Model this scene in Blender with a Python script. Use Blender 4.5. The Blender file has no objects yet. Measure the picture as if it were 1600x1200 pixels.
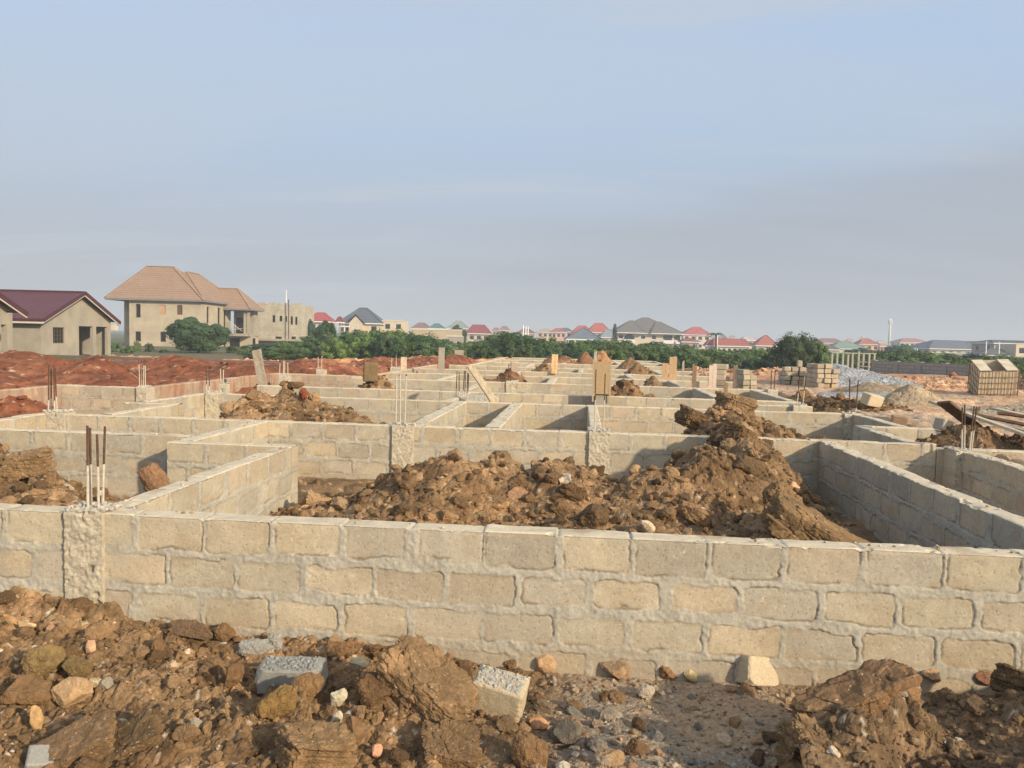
import bpy, math, random
import numpy as np
from mathutils import Matrix, Vector

# ------------------------------------------------------------------ camera numbers
PITCH, ROLL, TH, F, CZ = 0.05892547, 0.0243761, 0.08853632, 1200.0, 2.1
SC = bpy.context.scene
COL = SC.collection
UX, UY = math.cos(TH), -math.sin(TH)      # plot axes: u along the front wall, v into the plot
VX, VY = math.sin(TH), math.cos(TH)


def W(u, v):
    return (UX * u + VX * v, UY * u + VY * v)


def UV(x, y):
    return (UX * x + UY * y, VX * x + VY * y)


def ray(px, py):
    x, z = (px - 800) / F, (600 - py) / F
    c, s = math.cos(ROLL), math.sin(ROLL)
    x, z = x * c - z * s, x * s + z * c
    cp, sp = math.cos(PITCH), math.sin(PITCH)
    return (x, cp + z * sp, -sp + z * cp)


def at_y(px, py, Y):                      # the place at distance Y seen at that picture position
    r = ray(px, py)
    t = Y / r[1]
    return (r[0] * t, Y, CZ + r[2] * t)


def at_z(px, py, z):
    r = ray(px, py)
    t = (z - CZ) / r[2]
    return (r[0] * t, r[1] * t, z)


def upx(px, v, py=600):                   # plot coordinate u seen at that picture column at plot depth v
    r = ray(px, py); a, b = UV(r[0], r[1])
    return v * a / b


# ------------------------------------------------------------------ noise
def _h(ix, iy, iz, seed):
    n = (ix.astype(np.int64) * 374761393 + iy.astype(np.int64) * 668265263 + iz.astype(np.int64) * 2147483647 + seed * 974634777) & 0xFFFFFFFF
    n = ((n ^ (n >> 13)) * 1274126177) & 0xFFFFFFFF
    n = ((n ^ (n >> 16)) * 2246822519) & 0xFFFFFFFF
    n = n ^ (n >> 15)
    return (n & 0xFFFFFF) / float(0x1000000)


def hsh(a, b, seed):
    a = np.asarray(a); b = np.asarray(b)
    return _h(a, b, np.zeros_like(a), seed)


def vn2(x, y, seed=0):
    x = np.asarray(x, float); y = np.asarray(y, float)
    ix = np.floor(x).astype(np.int64); iy = np.floor(y).astype(np.int64)
    fx = x - ix; fy = y - iy
    fx = fx * fx * fx * (fx * (fx * 6 - 15) + 10); fy = fy * fy * fy * (fy * (fy * 6 - 15) + 10)
    z = np.zeros_like(ix)
    a = _h(ix, iy, z, seed); b = _h(ix + 1, iy, z, seed); c = _h(ix, iy + 1, z, seed); d = _h(ix + 1, iy + 1, z, seed)
    return ((a * (1 - fx) + b * fx) * (1 - fy) + (c * (1 - fx) + d * fx) * fy) * 2 - 1


def fbm(x, y, o=4, seed=0, g=0.5):
    s = 0; a = 1; t = 0
    for i in range(o):
        ca, sa = math.cos(i * 1.1), math.sin(i * 1.1)
        s = s + a * vn2((x * ca - y * sa) * 2 ** i, (x * sa + y * ca) * 2 ** i, seed + i * 17); t += a; a *= g
    return s / t


def vn3(p, seed=0):
    i = np.floor(p).astype(np.int64); f = p - i
    f = f * f * (3 - 2 * f)
    r = 0
    for dx in (0, 1):
        for dy in (0, 1):
            for dz in (0, 1):
                w = (f[:, 0] if dx else 1 - f[:, 0]) * (f[:, 1] if dy else 1 - f[:, 1]) * (f[:, 2] if dz else 1 - f[:, 2])
                r = r + w * _h(i[:, 0] + dx, i[:, 1] + dy, i[:, 2] + dz, seed)
    return r * 2 - 1


def fbm3(p, o=4, seed=0, g=0.5):
    s = 0; a = 1; t = 0
    for i in range(o):
        s = s + a * vn3(p * 2 ** i + i * 3.7, seed + 31 * i); t += a; a *= g
    return s / t


def worley(x, y, seed=0):
    ix = np.floor(x).astype(np.int64); iy = np.floor(y).astype(np.int64)
    f1 = np.full(x.shape, 9.0); f2 = np.full(x.shape, 9.0); hid = np.zeros(x.shape)
    for dx in (-1, 0, 1):
        for dy in (-1, 0, 1):
            cx = ix + dx; cy = iy + dy
            d = np.hypot(cx + hsh(cx, cy, seed) - x, cy + hsh(cx, cy, seed + 5) - y)
            c = d < f1
            f2 = np.where(c, f1, np.minimum(f2, d))
            hid = np.where(c, hsh(cx, cy, seed + 9), hid)
            f1 = np.where(c, d, f1)
    return f1, f2, hid


def facets(x, y, seed):
    """angular broken lumps: every cell a tilted face at its own level; returns level, cell hash, edge distance"""
    ix = np.floor(x).astype(np.int64); iy = np.floor(y).astype(np.int64)
    f1 = np.full(x.shape, 9.0); f2 = np.full(x.shape, 9.0); hid = np.zeros(x.shape); ox = np.zeros(x.shape); oy = np.zeros(x.shape); tx = np.zeros(x.shape); ty = np.zeros(x.shape)
    for dx in (-1, 0, 1):
        for dy in (-1, 0, 1):
            cx = ix + dx; cy = iy + dy
            ex = x - cx - hsh(cx, cy, seed); ey = y - cy - hsh(cx, cy, seed + 5)
            d = np.hypot(ex, ey); c = d < f1
            f2 = np.where(c, f1, np.minimum(f2, d)); hid = np.where(c, hsh(cx, cy, seed + 9), hid)
            tx = np.where(c, hsh(cx, cy, seed + 11) - .5, tx); ty = np.where(c, hsh(cx, cy, seed + 12) - .5, ty)
            ox = np.where(c, ex, ox); oy = np.where(c, ey, oy); f1 = np.where(c, d, f1)
    e = f2 - f1
    return ((hid - .5) + 1.7 * (tx * ox + ty * oy)) * sst(.0, .22, e) - .28 * np.exp(-(e / .12) ** 2), hid, e


def chunk3(p, seed):
    """fractured lumps in 3-D: level of each cell and its crack lines"""
    i = np.floor(p).astype(np.int64); f1 = np.full(len(p), 9.0); f2 = np.full(len(p), 9.0); hid = np.zeros(len(p))
    for dx in (-1, 0, 1):
        for dy in (-1, 0, 1):
            for dz in (-1, 0, 1):
                c = i + np.array((dx, dy, dz))
                q = np.stack([_h(c[:, 0], c[:, 1], c[:, 2], seed + k) for k in range(3)], 1)
                d = np.linalg.norm(c + q - p, axis=1); m = d < f1
                f2 = np.where(m, f1, np.minimum(f2, d)); hid = np.where(m, _h(c[:, 0], c[:, 1], c[:, 2], seed + 7), hid); f1 = np.where(m, d, f1)
    return hid - .5, np.exp(-((f2 - f1) / .07) ** 2), hid


def sst(a, b, x):
    t = np.clip((x - a) / (b - a), 0, 1)
    return t * t * (3 - 2 * t)


def mix(a, b, t):
    a = np.asarray(a, float); b = np.asarray(b, float); t = np.asarray(t)[..., None]
    return a * (1 - t) + b * t


def pick(cols, r):
    cols = np.asarray(cols, float)
    return cols[np.minimum((np.asarray(r) * len(cols)).astype(int), len(cols) - 1)]


# ------------------------------------------------------------------ mesh helpers
def mk(name, verts, faces, mat, parent=None, cols=None, smooth=False, origin=None, loc=None):
    """one mesh object; faces is an int array (n,3|4) or a list of tuples"""
    verts = np.asarray(verts, np.float32).reshape(-1, 3)
    me = bpy.data.meshes.new(name)
    if isinstance(faces, np.ndarray):
        n, k = faces.shape
        me.vertices.add(len(verts)); me.vertices.foreach_set('co', (verts - np.array(origin if origin is not None else (0, 0, 0), np.float32)).ravel())
        me.loops.add(n * k); me.loops.foreach_set('vertex_index', faces.astype(np.int32).ravel())
        me.polygons.add(n); me.polygons.foreach_set('loop_start', np.arange(0, n * k, k, dtype=np.int32))
        me.polygons.foreach_set('loop_total', np.full(n, k, np.int32))
        me.update(calc_edges=True); me.validate()
    else:
        o = np.array(origin if origin is not None else (0, 0, 0), np.float32)
        me.from_pydata([tuple(float(q) for q in v) for v in (verts - o)], [], [tuple(int(i) for i in f) for f in faces])
        me.update()
    if smooth:
        me.polygons.foreach_set('use_smooth', np.ones(len(me.polygons), bool))
    else:
        me.polygons.foreach_set('use_smooth', np.zeros(len(me.polygons), bool))
    if cols is not None:
        cols = np.asarray(cols, np.float32)
        if cols.ndim == 1:
            cols = np.tile(cols, (len(verts), 1))
        c4 = np.ones((len(verts), 4), np.float32); c4[:, :3] = np.clip(cols, 0, 1)
        a = me.color_attributes.new('col', 'FLOAT_COLOR', 'POINT')
        a.data.foreach_set('color', c4.ravel())
    me.materials.append(mat)
    ob = bpy.data.objects.new(name, me); COL.objects.link(ob)
    if parent is not None:
        ob.parent = parent
    if origin is not None:
        ob.location = origin
    if loc is not None:
        ob.location = loc
    return ob


def tag(o, label, cat, group=None, kind='thing'):
    o['label'] = label; o['category'] = cat; o['kind'] = kind
    if group:
        o['group'] = group
    return o


def empty(name, loc, label, cat, rz=0, group=None):
    o = bpy.data.objects.new(name, None); COL.objects.link(o)
    o.location = loc; o.rotation_euler = (0, 0, rz)
    return tag(o, label, cat, group)


def copy_tree(o, parent=None):
    c = o.copy(); COL.objects.link(c)
    if parent is not None:
        c.parent = parent
    for ch in list(o.children):
        copy_tree(ch, c)
    return c


class MB:
    """collects polygons"""
    def __init__(s):
        s.v = []; s.f = []

    def poly(s, pts):
        i = len(s.v); s.v += [tuple(p) for p in pts]; s.f.append(tuple(range(i, i + len(pts)))); return s

    def box(s, x0, x1, y0, y1, z0, z1):
        i = len(s.v)
        s.v += [(x0, y0, z0), (x1, y0, z0), (x1, y1, z0), (x0, y1, z0), (x0, y0, z1), (x1, y0, z1), (x1, y1, z1), (x0, y1, z1)]
        s.f += [tuple(i + k for k in q) for q in ((0, 3, 2, 1), (4, 5, 6, 7), (0, 1, 5, 4), (1, 2, 6, 5), (2, 3, 7, 6), (3, 0, 4, 7))]
        return s

    def bar(s, a, b, w, h=None, up=(0, 0, 1)):
        """square bar from a to b"""
        a = Vector(a); b = Vector(b); h = h or w
        d = (b - a).normalized(); x = d.cross(Vector(up))
        if x.length < 1e-3:
            x = d.cross(Vector((1, 0, 0)))
        x.normalize(); y = x.cross(d).normalized(); x *= w / 2; y *= h / 2
        i = len(s.v)
        for c in (a, b):
            s.v += [tuple(c - x - y), tuple(c + x - y), tuple(c + x + y), tuple(c - x + y)]
        s.f += [tuple(i + k for k in q) for q in ((0, 3, 2, 1), (4, 5, 6, 7), (0, 1, 5, 4), (1, 2, 6, 5), (2, 3, 7, 6), (3, 0, 4, 7))]
        return s

    def tube(s, pts, rs, n=8):
        i0 = len(s.v); pts = [Vector(p) for p in pts]
        if not isinstance(rs, (list, tuple)):
            rs = [rs] * len(pts)
        for k, p in enumerate(pts):
            d = (pts[min(k + 1, len(pts) - 1)] - pts[max(k - 1, 0)]).normalized()
            x = d.cross(Vector((0, 1, 0)) if abs(d.y) < .9 else Vector((1, 0, 0))).normalized(); y = d.cross(x)
            for j in range(n):
                a = 2 * math.pi * j / n
                s.v.append(tuple(p + (x * math.cos(a) + y * math.sin(a)) * rs[k]))
        for k in range(len(pts) - 1):
            for j in range(n):
                s.f.append((i0 + k * n + j, i0 + k * n + (j + 1) % n, i0 + (k + 1) * n + (j + 1) % n, i0 + (k + 1) * n + j))
        s.f.append(tuple(i0 + j for j in reversed(range(n)))); s.f.append(tuple(i0 + (len(pts) - 1) * n + j for j in range(n)))
        return s

    def build(s, name, mat, parent=None, smooth=False, cols=None, loc=None):
        return mk(name, s.v, s.f, mat, parent, cols=cols, smooth=smooth, loc=loc)


# ------------------------------------------------------------------ materials
def newmat(name, rough=0.9):
    m = bpy.data.materials.new(name); m.use_nodes = True
    nt = m.node_tree; b = nt.nodes['Principled BSDF']
    b.inputs['Roughness'].default_value = rough
    if 'Specular IOR Level' in b.inputs:
        b.inputs['Specular IOR Level'].default_value = 0.25
    return m, nt, b


def N(nt, t, **kw):
    n = nt.nodes.new(t)
    for k, v in kw.items():
        setattr(n, k, v)
    return n


def noise_node(nt, scale, detail=5, rough=0.6, coord='Object', dist=0.0, vec=None):
    n = N(nt, 'ShaderNodeTexNoise')
    n.inputs['Scale'].default_value = scale; n.inputs['Detail'].default_value = detail
    n.inputs['Roughness'].default_value = rough; n.inputs['Distortion'].default_value = dist
    if vec is None:
        tc = N(nt, 'ShaderNodeTexCoord'); vec = tc.outputs[coord]
    nt.links.new(vec, n.inputs['Vector'])
    return n


def attr_mat(name, scale=30.0, amount=0.35, bump=0.4, bdist=0.01, bscale=90.0, rough=0.95):
    """albedo from the mesh's col attribute, broken up by noise, with fine relief"""
    m, nt, b = newmat(name, rough)
    a = N(nt, 'ShaderNodeAttribute', attribute_name='col')
    n = noise_node(nt, scale, 6, 0.65)
    mr = N(nt, 'ShaderNodeMapRange'); mr.inputs['From Min'].default_value = 0.25; mr.inputs['From Max'].default_value = 0.75
    mr.inputs['To Min'].default_value = 1 - amount; mr.inputs['To Max'].default_value = 1 + amount
    nt.links.new(n.outputs['Fac'], mr.inputs['Value'])
    mx = N(nt, 'ShaderNodeMix', data_type='RGBA', blend_type='MULTIPLY'); mx.inputs['Factor'].default_value = 1
    nt.links.new(a.outputs['Color'], mx.inputs['A']); nt.links.new(mr.outputs['Result'], mx.inputs['B'])
    nt.links.new(mx.outputs['Result'], b.inputs['Base Color'])
    if bump:
        n2 = noise_node(nt, bscale, 6, 0.7)
        bp = N(nt, 'ShaderNodeBump'); bp.inputs['Strength'].default_value = bump; bp.inputs['Distance'].default_value = bdist
        nt.links.new(n2.outputs['Fac'], bp.inputs['Height']); nt.links.new(bp.outputs['Normal'], b.inputs['Normal'])
    return m


def flat_mat(name, col, var=0.15, scale=3.0, rough=0.85, stain=None, stain_scale=0.7, bump=0.0, bscale=20, bands=None, metal=0.0):
    """solid colour with mottling; bands = (axis, pitch, depth) relief and slight tone lines"""
    m, nt, b = newmat(name, rough)
    b.inputs['Metallic'].default_value = metal
    n = noise_node(nt, scale, 6, 0.65)
    cr = N(nt, 'ShaderNodeValToRGB')
    cr.color_ramp.elements[0].position = 0.3; cr.color_ramp.elements[1].position = 0.7
    c = np.array(col)
    cr.color_ramp.elements[0].color = (*np.clip(c * (1 - var), 0, 1), 1); cr.color_ramp.elements[1].color = (*np.clip(c * (1 + var), 0, 1), 1)
    nt.links.new(n.outputs['Fac'], cr.inputs['Fac'])
    out = cr.outputs['Color']
    if stain is not None:
        n3 = noise_node(nt, stain_scale, 8, 0.7, dist=0.6)
        mr = N(nt, 'ShaderNodeMapRange'); mr.inputs['From Min'].default_value = 0.48; mr.inputs['From Max'].default_value = 0.68
        nt.links.new(n3.outputs['Fac'], mr.inputs['Value'])
        mx = N(nt, 'ShaderNodeMix', data_type='RGBA'); mx.inputs['B'].default_value = (*stain, 1)
        nt.links.new(mr.outputs['Result'], mx.inputs['Factor']); nt.links.new(out, mx.inputs['A'])
        out = mx.outputs['Result']
    h = None
    if bump:
        h = noise_node(nt, bscale, 6, 0.7).outputs['Fac']; bd = 0.01
    if bands:
        ax, pitch, depth = bands
        tc = N(nt, 'ShaderNodeTexCoord'); sx = N(nt, 'ShaderNodeSeparateXYZ'); nt.links.new(tc.outputs['Object'], sx.inputs[0])
        ad = sx.outputs[ax]
        if ax == 'X+Y':
            pass
        dv = N(nt, 'ShaderNodeMath', operation='DIVIDE'); dv.inputs[1].default_value = pitch; nt.links.new(ad, dv.inputs[0])
        fr = N(nt, 'ShaderNodeMath', operation='FRACT'); nt.links.new(dv.outputs[0], fr.inputs[0])
        h = fr.outputs[0]; bd = depth
        lt = N(nt, 'ShaderNodeMath', operation='LESS_THAN'); lt.inputs[1].default_value = 0.16; nt.links.new(fr.outputs[0], lt.inputs[0])
        mx = N(nt, 'ShaderNodeMix', data_type='RGBA', blend_type='MULTIPLY'); mx.inputs['B'].default_value = (0.62, 0.6, 0.58, 1)
        nt.links.new(lt.outputs[0], mx.inputs['Factor']); nt.links.new(out, mx.inputs['A']); out = mx.outputs['Result']
    nt.links.new(out, b.inputs['Base Color'])
    if h is not None:
        bp = N(nt, 'ShaderNodeBump'); bp.inputs['Strength'].default_value = bump or 0.6; bp.inputs['Distance'].default_value = bd
        nt.links.new(h, bp.inputs['Height']); nt.links.new(bp.outputs['Normal'], b.inputs['Normal'])
    return m


M_WALL = attr_mat('sandcrete', 95, 0.20, 0.45, 0.006, 170)
M_SOIL = attr_mat('soil', 45, 0.42, 0.8, 0.012, 110)
M_SOILF = attr_mat('far_soil', 5, 0.3, 0.6, 0.05, 14)
M_ROCK = attr_mat('rock', 35, 0.3, 0.7, 0.01, 90)
M_CONC = attr_mat('rough_concrete', 40, 0.22, 0.9, 0.012, 110)
M_LEAF = attr_mat('leaf', 3, 0.3, 0, rough=0.7)
_nt = M_LEAF.node_tree; _b = _nt.nodes['Principled BSDF']; _l = _b.inputs['Base Color'].links[0].from_socket
_oi = N(_nt, 'ShaderNodeObjectInfo'); _hs = N(_nt, 'ShaderNodeHueSaturation')
for _i, _lo, _hi in (('Hue', .475, .515), ('Value', .72, 1.35), ('Saturation', .8, 1.1)):
    _m = N(_nt, 'ShaderNodeMapRange'); _m.inputs['To Min'].default_value = _lo; _m.inputs['To Max'].default_value = _hi
    if _i == 'Value':
        _nt.links.new(_oi.outputs['Random'], _m.inputs['Value'])
    else:
        _f = N(_nt, 'ShaderNodeMath', operation='FRACT'); _k = N(_nt, 'ShaderNodeMath', operation='MULTIPLY'); _k.inputs[1].default_value = 7.3 if _i == 'Hue' else 13.7
        _nt.links.new(_oi.outputs['Random'], _k.inputs[0]); _nt.links.new(_k.outputs[0], _f.inputs[0]); _nt.links.new(_f.outputs[0], _m.inputs['Value'])
    _nt.links.new(_m.outputs['Result'], _hs.inputs[_i])
_nt.links.new(_l, _hs.inputs['Color']); _nt.links.new(_hs.outputs['Color'], _b.inputs['Base Color'])
M_BARK = flat_mat('bark', (0.09, 0.065, 0.045), 0.3, 8, bump=0.5)
M_WOOD = attr_mat('sawn_wood', 25, 0.25, 0.3, 0.004, 60, 0.8)
M_RUST = flat_mat('rusty_steel', (0.10, 0.055, 0.035), 0.4, 30, 0.8)
M_CEMSTEEL = flat_mat('cement_coated_steel', (0.5, 0.44, 0.35), 0.25, 40, 0.9)
M_DARK = flat_mat('dark_opening', (0.018, 0.016, 0.015), 0.2, 2, 0.6)
M_GLASS = flat_mat('dark_glass', (0.03, 0.035, 0.04), 0.2, 2, 0.15)
M_WHITE = flat_mat('white_paint', (0.74, 0.72, 0.68), 0.06, 2)
M_GREYCONC = flat_mat('grey_render', (0.34, 0.30, 0.235), 0.16, 1.1, 0.95, stain=(0.42, 0.36, 0.27), stain_scale=0.45, bump=0.2)
M_TANREND = flat_mat('tan_render', (0.45, 0.38, 0.275), 0.14, 0.9, 0.95, stain=(0.36, 0.315, 0.24), stain_scale=0.35, bump=0.2)


def simple(col, var=0.12, scale=2.0, **k):
    key = ('m', tuple(col), var, scale, tuple(sorted(k.items())))
    if key not in simple.c:
        simple.c[key] = flat_mat('paint', col, var, scale, **k)
    return simple.c[key]


simple.c = {}

# ------------------------------------------------------------------ block walls
CRS, PIT = 0.24, 0.456
BLK = np.array([(.47, .39, .275), (.465, .395, .28), (.435, .375, .275), (.44, .36, .26), (.50, .42, .30), (.43, .375, .29), (.475, .385, .265), (.41, .355, .27)])
MORT = np.array((.42, .382, .308))


def blockface(s, z, ztop, seed, phase, det=1.0):
    """relief (m) and albedo of a sandcrete block face with smeared mortar"""
    zz = ztop - z + .006 * vn2(s * 2.3, z * 2, seed + 3)
    row = np.floor(zz / CRS).astype(np.int64)
    inr = zz - row * CRS
    ss = s - phase + (row % 2) * PIT * .5 + .03 * (hsh(row, row * 0 + 3, seed) - .5)
    k = np.floor(ss / PIT).astype(np.int64); ins = ss - k * PIT
    r1, r2, r3, r4, r5 = (hsh(k, row, seed + i) for i in (1, 2, 3, 4, 5))
    hw = PIT / 2 - .015 - .017 * r1; hh = CRS / 2 - .019 - .018 * r2
    px = ins - PIT / 2 + (r4 - .5) * .016; pz = inr - CRS / 2 - .004 + (r5 - .5) * .012
    top = row == 0
    pz = np.where(top, np.where(pz < 0, pz * .55, pz), pz)          # the top course runs up to the wall's edge
    px = px + .012 * fbm(s * 11, z * 11, 3, seed + 7) + .005 * vn2(s * 60, z * 60, seed + 8)
    pz = pz + .012 * fbm(s * 9, z * 13, 3, seed + 9) + .005 * vn2(s * 55, z * 65, seed + 10)
    rad = .010 + .030 * r4
    qx = np.abs(px) - hw + rad; qz = np.abs(pz) - hh + rad
    d = np.hypot(np.maximum(qx, 0), np.maximum(qz, 0)) + np.minimum(np.maximum(qx, qz), 0) - rad + .026 * sst(.15, .6, fbm(s * 3.1 + 4, z * 5.2, 3, seed + 23))
    mort = sst(-.002, .004, d)
    n1 = fbm(s * 9, z * 9, 4, seed + 11); n2 = fbm(s * 40, z * 40, 3, seed + 12)
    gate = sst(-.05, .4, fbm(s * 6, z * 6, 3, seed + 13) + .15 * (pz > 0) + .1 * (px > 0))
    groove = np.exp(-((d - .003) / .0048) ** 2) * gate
    disp = (1 - mort) * (.0022 * n1 + .0012 * n2) + mort * (.003 + .006 * n1 + .004 * n2) - .010 * groove * det
    c = pick(BLK, r3) * (0.90 + .2 * r5)[..., None]
    c = c * (1 + .13 * n1 + .09 * n2)[..., None]
    c = mix(c, (.40, .31, .205), .55 * sst(.1, .5, fbm(s * 3.2 + 9, z * 4.5, 4, seed + 19)))
    scr = np.maximum(0, 1 - np.abs(fbm(s * 16 + z * 9, z * 20 - s * 7, 2, seed + 21)) / .045) * sst(0.0, .4, fbm(s * 4, z * 5, 2, seed + 22))
    c = mix(c, (.66, .58, .44), .6 * scr)
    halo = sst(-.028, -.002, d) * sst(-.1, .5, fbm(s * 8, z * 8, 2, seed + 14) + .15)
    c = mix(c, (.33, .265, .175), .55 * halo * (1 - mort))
    # cement wash smeared over some faces
    wash = sst(.15, .6, fbm(s * 1.6, z * 3.0, 4, seed + 15)) * .45
    c = mix(c, (.43, .385, .30), wash)
    mc = MORT * (1 + .16 * n1 + .15 * n2)[..., None]
    c = mix(c, mc, mort)
    pf, _b, ph = worley(s * 46, z * 46, seed + 33); pit = (ph > .86) * sst(.30, .12, pf) * (1 - mort)
    disp = disp - .004 * pit; c = mix(c, (.24, .19, .12), .5 * pit)
    c = mix(c, (.17, .125, .08), .65 * groove)  # crack shade painted into the joint grooves
    return disp, c


def wall(name, label, ua, ub, va, vb, z0=-.1, z1=.9, res=.012, seed=1, phase=0.0, tint=None, tintamt=0.0, group='block foundation walls', style='block', cat='block wall', proud=0.0, topn=.008, drip=False):
    alongu = (ub - ua) > (vb - va) or style != 'block'
    L, t = (ub - ua, vb - va) if alongu else (vb - va, ub - ua)
    ns = max(4, int(L / res)); nz = max(4, int((z1 - z0) / res)); nw = max(3, int(t / res))
    s1 = np.linspace(0, L, ns + 1)
    zz = np.linspace(z0, z1, nz + 1); ww = np.linspace(0, t, nw + 1)
    pw = np.concatenate([np.zeros(nz), ww, np.full(nz, t)]); pz = np.concatenate([zz[:-1], np.full(nw + 1, z1), zz[:-1][::-1]])
    face = np.concatenate([np.zeros(nz, int), np.ones(nw + 1, int), np.full(nz, 2)])
    S, Wd = np.meshgrid(s1, pw, indexing='ij'); Z = np.tile(pz, (ns + 1, 1)); FA = np.tile(face, (ns + 1, 1))
    off = (ua if alongu else va)
    SA = S + off
    zt = z1 + topn * fbm(SA * 5, Wd * 9, 4, seed + 40) + .004 * vn2(SA * 1.1, Wd * 0 + seed, seed + 41)
    if style == 'block':                      # every block of the top course sits a little differently
        kb = np.floor((SA - phase) / PIT).astype(np.int64); fb = (SA - phase) / PIT - kb
        zt = zt + .011 * (hsh(kb, kb * 0 + 5, seed) - .5) + .010 * (hsh(kb, kb * 0 + 6, seed) - .5) * (fb - .5) - .008 * np.exp(-((np.minimum(fb, 1 - fb) * PIT) / .016) ** 2) * (hsh(kb, kb * 0 + 7, seed) > .45)
        zt = zt - .014 * sst(.42, .62, fbm(SA * 7, Wd * 7, 3, seed + 44)) * (np.minimum(Wd, t - Wd) < .05)
    disp = np.zeros_like(S); C = np.zeros(S.shape + (3,))
    for fa in (0, 2):
        mk_ = FA == fa
        if style == 'block':
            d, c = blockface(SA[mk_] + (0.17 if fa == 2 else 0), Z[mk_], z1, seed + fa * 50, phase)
        else:
            q1, q2 = SA[mk_] * 1.0 + fa * 7, Z[mk_]
            f1, f2, hid = worley(q1 * 38, q2 * 38, seed)
            d = proud + .010 * fbm(q1 * 14, q2 * 14, 4, seed) + .006 * (hid - .5) + .008 * fbm(q1 * 45, q2 * 45, 3, seed + 3)
            hole = sst(.45, .7, fbm(q1 * 16, q2 * 9, 3, seed + 4)); d = d - .02 * hole
            c = np.array((.53, .46, .345)) * (1 + .18 * fbm(q1 * 12, q2 * 12, 4, seed + 5) + .14 * (hid - .5))[..., None]
            c = mix(c, (.22, .18, .13), .6 * hole)
        disp[mk_] = d; C[mk_] = c
    mk_ = FA == 1
    if style == 'block':
        ss = SA[mk_] - phase; k = np.abs(ss / PIT - np.round(ss / PIT)) * PIT + .008 * fbm(SA[mk_] * 20, Wd[mk_] * 20, 2, seed + 6)
        j = 1 - sst(.008, .018, k)
        c = np.array((.62, .52, .37)) * (1 + .14 * fbm(SA[mk_] * 14, Wd[mk_] * 14, 4, seed + 6))[..., None]  # dry cement top, its colour also lightened to suggest grazing sun
        c = mix(c, (.36, .25, .15), .6 * sst(.25, .6, fbm(SA[mk_] * 3.5, Wd[mk_] * 6, 4, seed + 68)))
        C[mk_] = mix(c, (.46, .41, .32), j * .7)
    else:
        C[mk_] = np.array((.52, .46, .35)) * (1 + .2 * fbm(SA[mk_] * 30, Wd[mk_] * 30, 3, seed + 6))[..., None]
        zt = zt + np.where(mk_, .012 * fbm(SA * 25, Wd * 25, 3, seed + 77), 0)
    # soft arris at the top edges
    near = np.clip((Z - (z1 - .02)) / .02, 0, 1)
    edge = near * (FA != 1)
    Zf = np.where(FA == 1, zt - .006 * (np.exp(-(Wd / .008) ** 2) + np.exp(-((t - Wd) / .008) ** 2)), np.minimum(Z, zt))
    disp = disp * np.where(FA == 1, 0, 1) - .004 * edge
    yo = np.where(FA == 0, -disp, np.where(FA == 2, disp, 0))
    if style != 'block':                      # ragged cast edges
        pass
    # dust and splashed soil low on the wall
    low = sst(.28, .0, Z - max(z0, 0.05) + .12 * fbm(SA * 3, Z * 4, 3, seed + 60)) * (FA != 1)
    C = mix(C, (.33, .235, .135), .35 * low)
    if tint is not None:
        tt = tintamt * (0.65 + .5 * fbm(SA * 2.5, Z * 3, 3, seed + 61))
        if drip:
            tt = tt * (.7 + .6 * sst(-.3, .4, vn2(SA * 11, Z * .8, seed + 62)))
        C = mix(C, tint, np.clip(tt, 0, 1))
    Wp = Wd + yo
    if alongu:
        U = ua + S; V = va + Wp
    else:
        U = ub - Wp if False else ua + Wp; V = va + S
    X = UX * U + VX * V; Y = UY * U + VY * V
    P = np.stack([X, Y, Zf], -1).reshape(-1, 3)
    npr = len(pw)
    i, jx = np.meshgrid(np.arange(ns), np.arange(npr - 1), indexing='ij')
    a = i * npr + jx
    f = np.stack([a, a + npr, a + npr + 1, a + 1], -1).reshape(-1, 4)
    if not alongu:
        f = f[:, ::-1]
    # end caps: strip quads between the two faces
    caps = []
    for e, rev in ((0, False), (ns, True)):
        b0 = e * npr
        for q in range(nz):
            lo, hi = b0 + q, b0 + q + 1
            lo2, hi2 = b0 + npr - 1 - q, b0 + npr - 2 - q
            qd = (lo, hi, hi2, lo2) if q < nz - 1 else (lo, hi, hi2, lo2)
            caps.append(qd if not rev else qd[::-1])
    caps = np.array(caps)
    if not alongu:
        caps = caps[:, ::-1]
    P = np.concatenate([P, P[caps.ravel()]]); C = np.concatenate([C.reshape(-1, 3), C.reshape(-1, 3)[caps.ravel()]])
    caps = np.arange(len(caps) * 4).reshape(-1, 4) + len(P) - len(caps) * 4
    f = np.concatenate([f, caps])
    cu, cv = (ua + ub) / 2, (va + vb) / 2
    ob = mk(name, P, f, M_WALL if style == 'block' else M_CONC, cols=C.reshape(-1, 3), smooth=True, origin=(*W(cu, cv), z0))
    tag(ob, label, cat, group)
    if style == 'block' and va < 14.3 and res < .0165:
        rg = np.random.RandomState(seed); n = int(L * 16)
        q = rg.uniform(0, L, n); q = q[vn2(q * 1.3, q * 0, seed) > rg.uniform(-.6, .5, n)]; n = len(q); w = rg.uniform(.01, t - .01, n)
        U, V = (ua + q, va + w) if alongu else (ua + w, va + q)
        szs = .004 + .014 * rg.rand(n) ** 3
        a, b, c = scatter(np.stack([UX * U + VX * V - ob.location[0], UY * U + VY * V - ob.location[1], np.full(n, z1 - z0) + szs * .3], -1), szs, np.where((rg.rand(n) < .6)[:, None], np.array((.52, .46, .36)), np.array((.34, .22, .13))) * rg.uniform(.8, 1.1, (n, 1)), 1, seed)
        mk('mortar_droppings', a, b, M_ROCK, ob, cols=c)['kind'] = 'stuff'
    return ob


# ------------------------------------------------------------------ rocks, clods
_ico = {}


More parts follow.
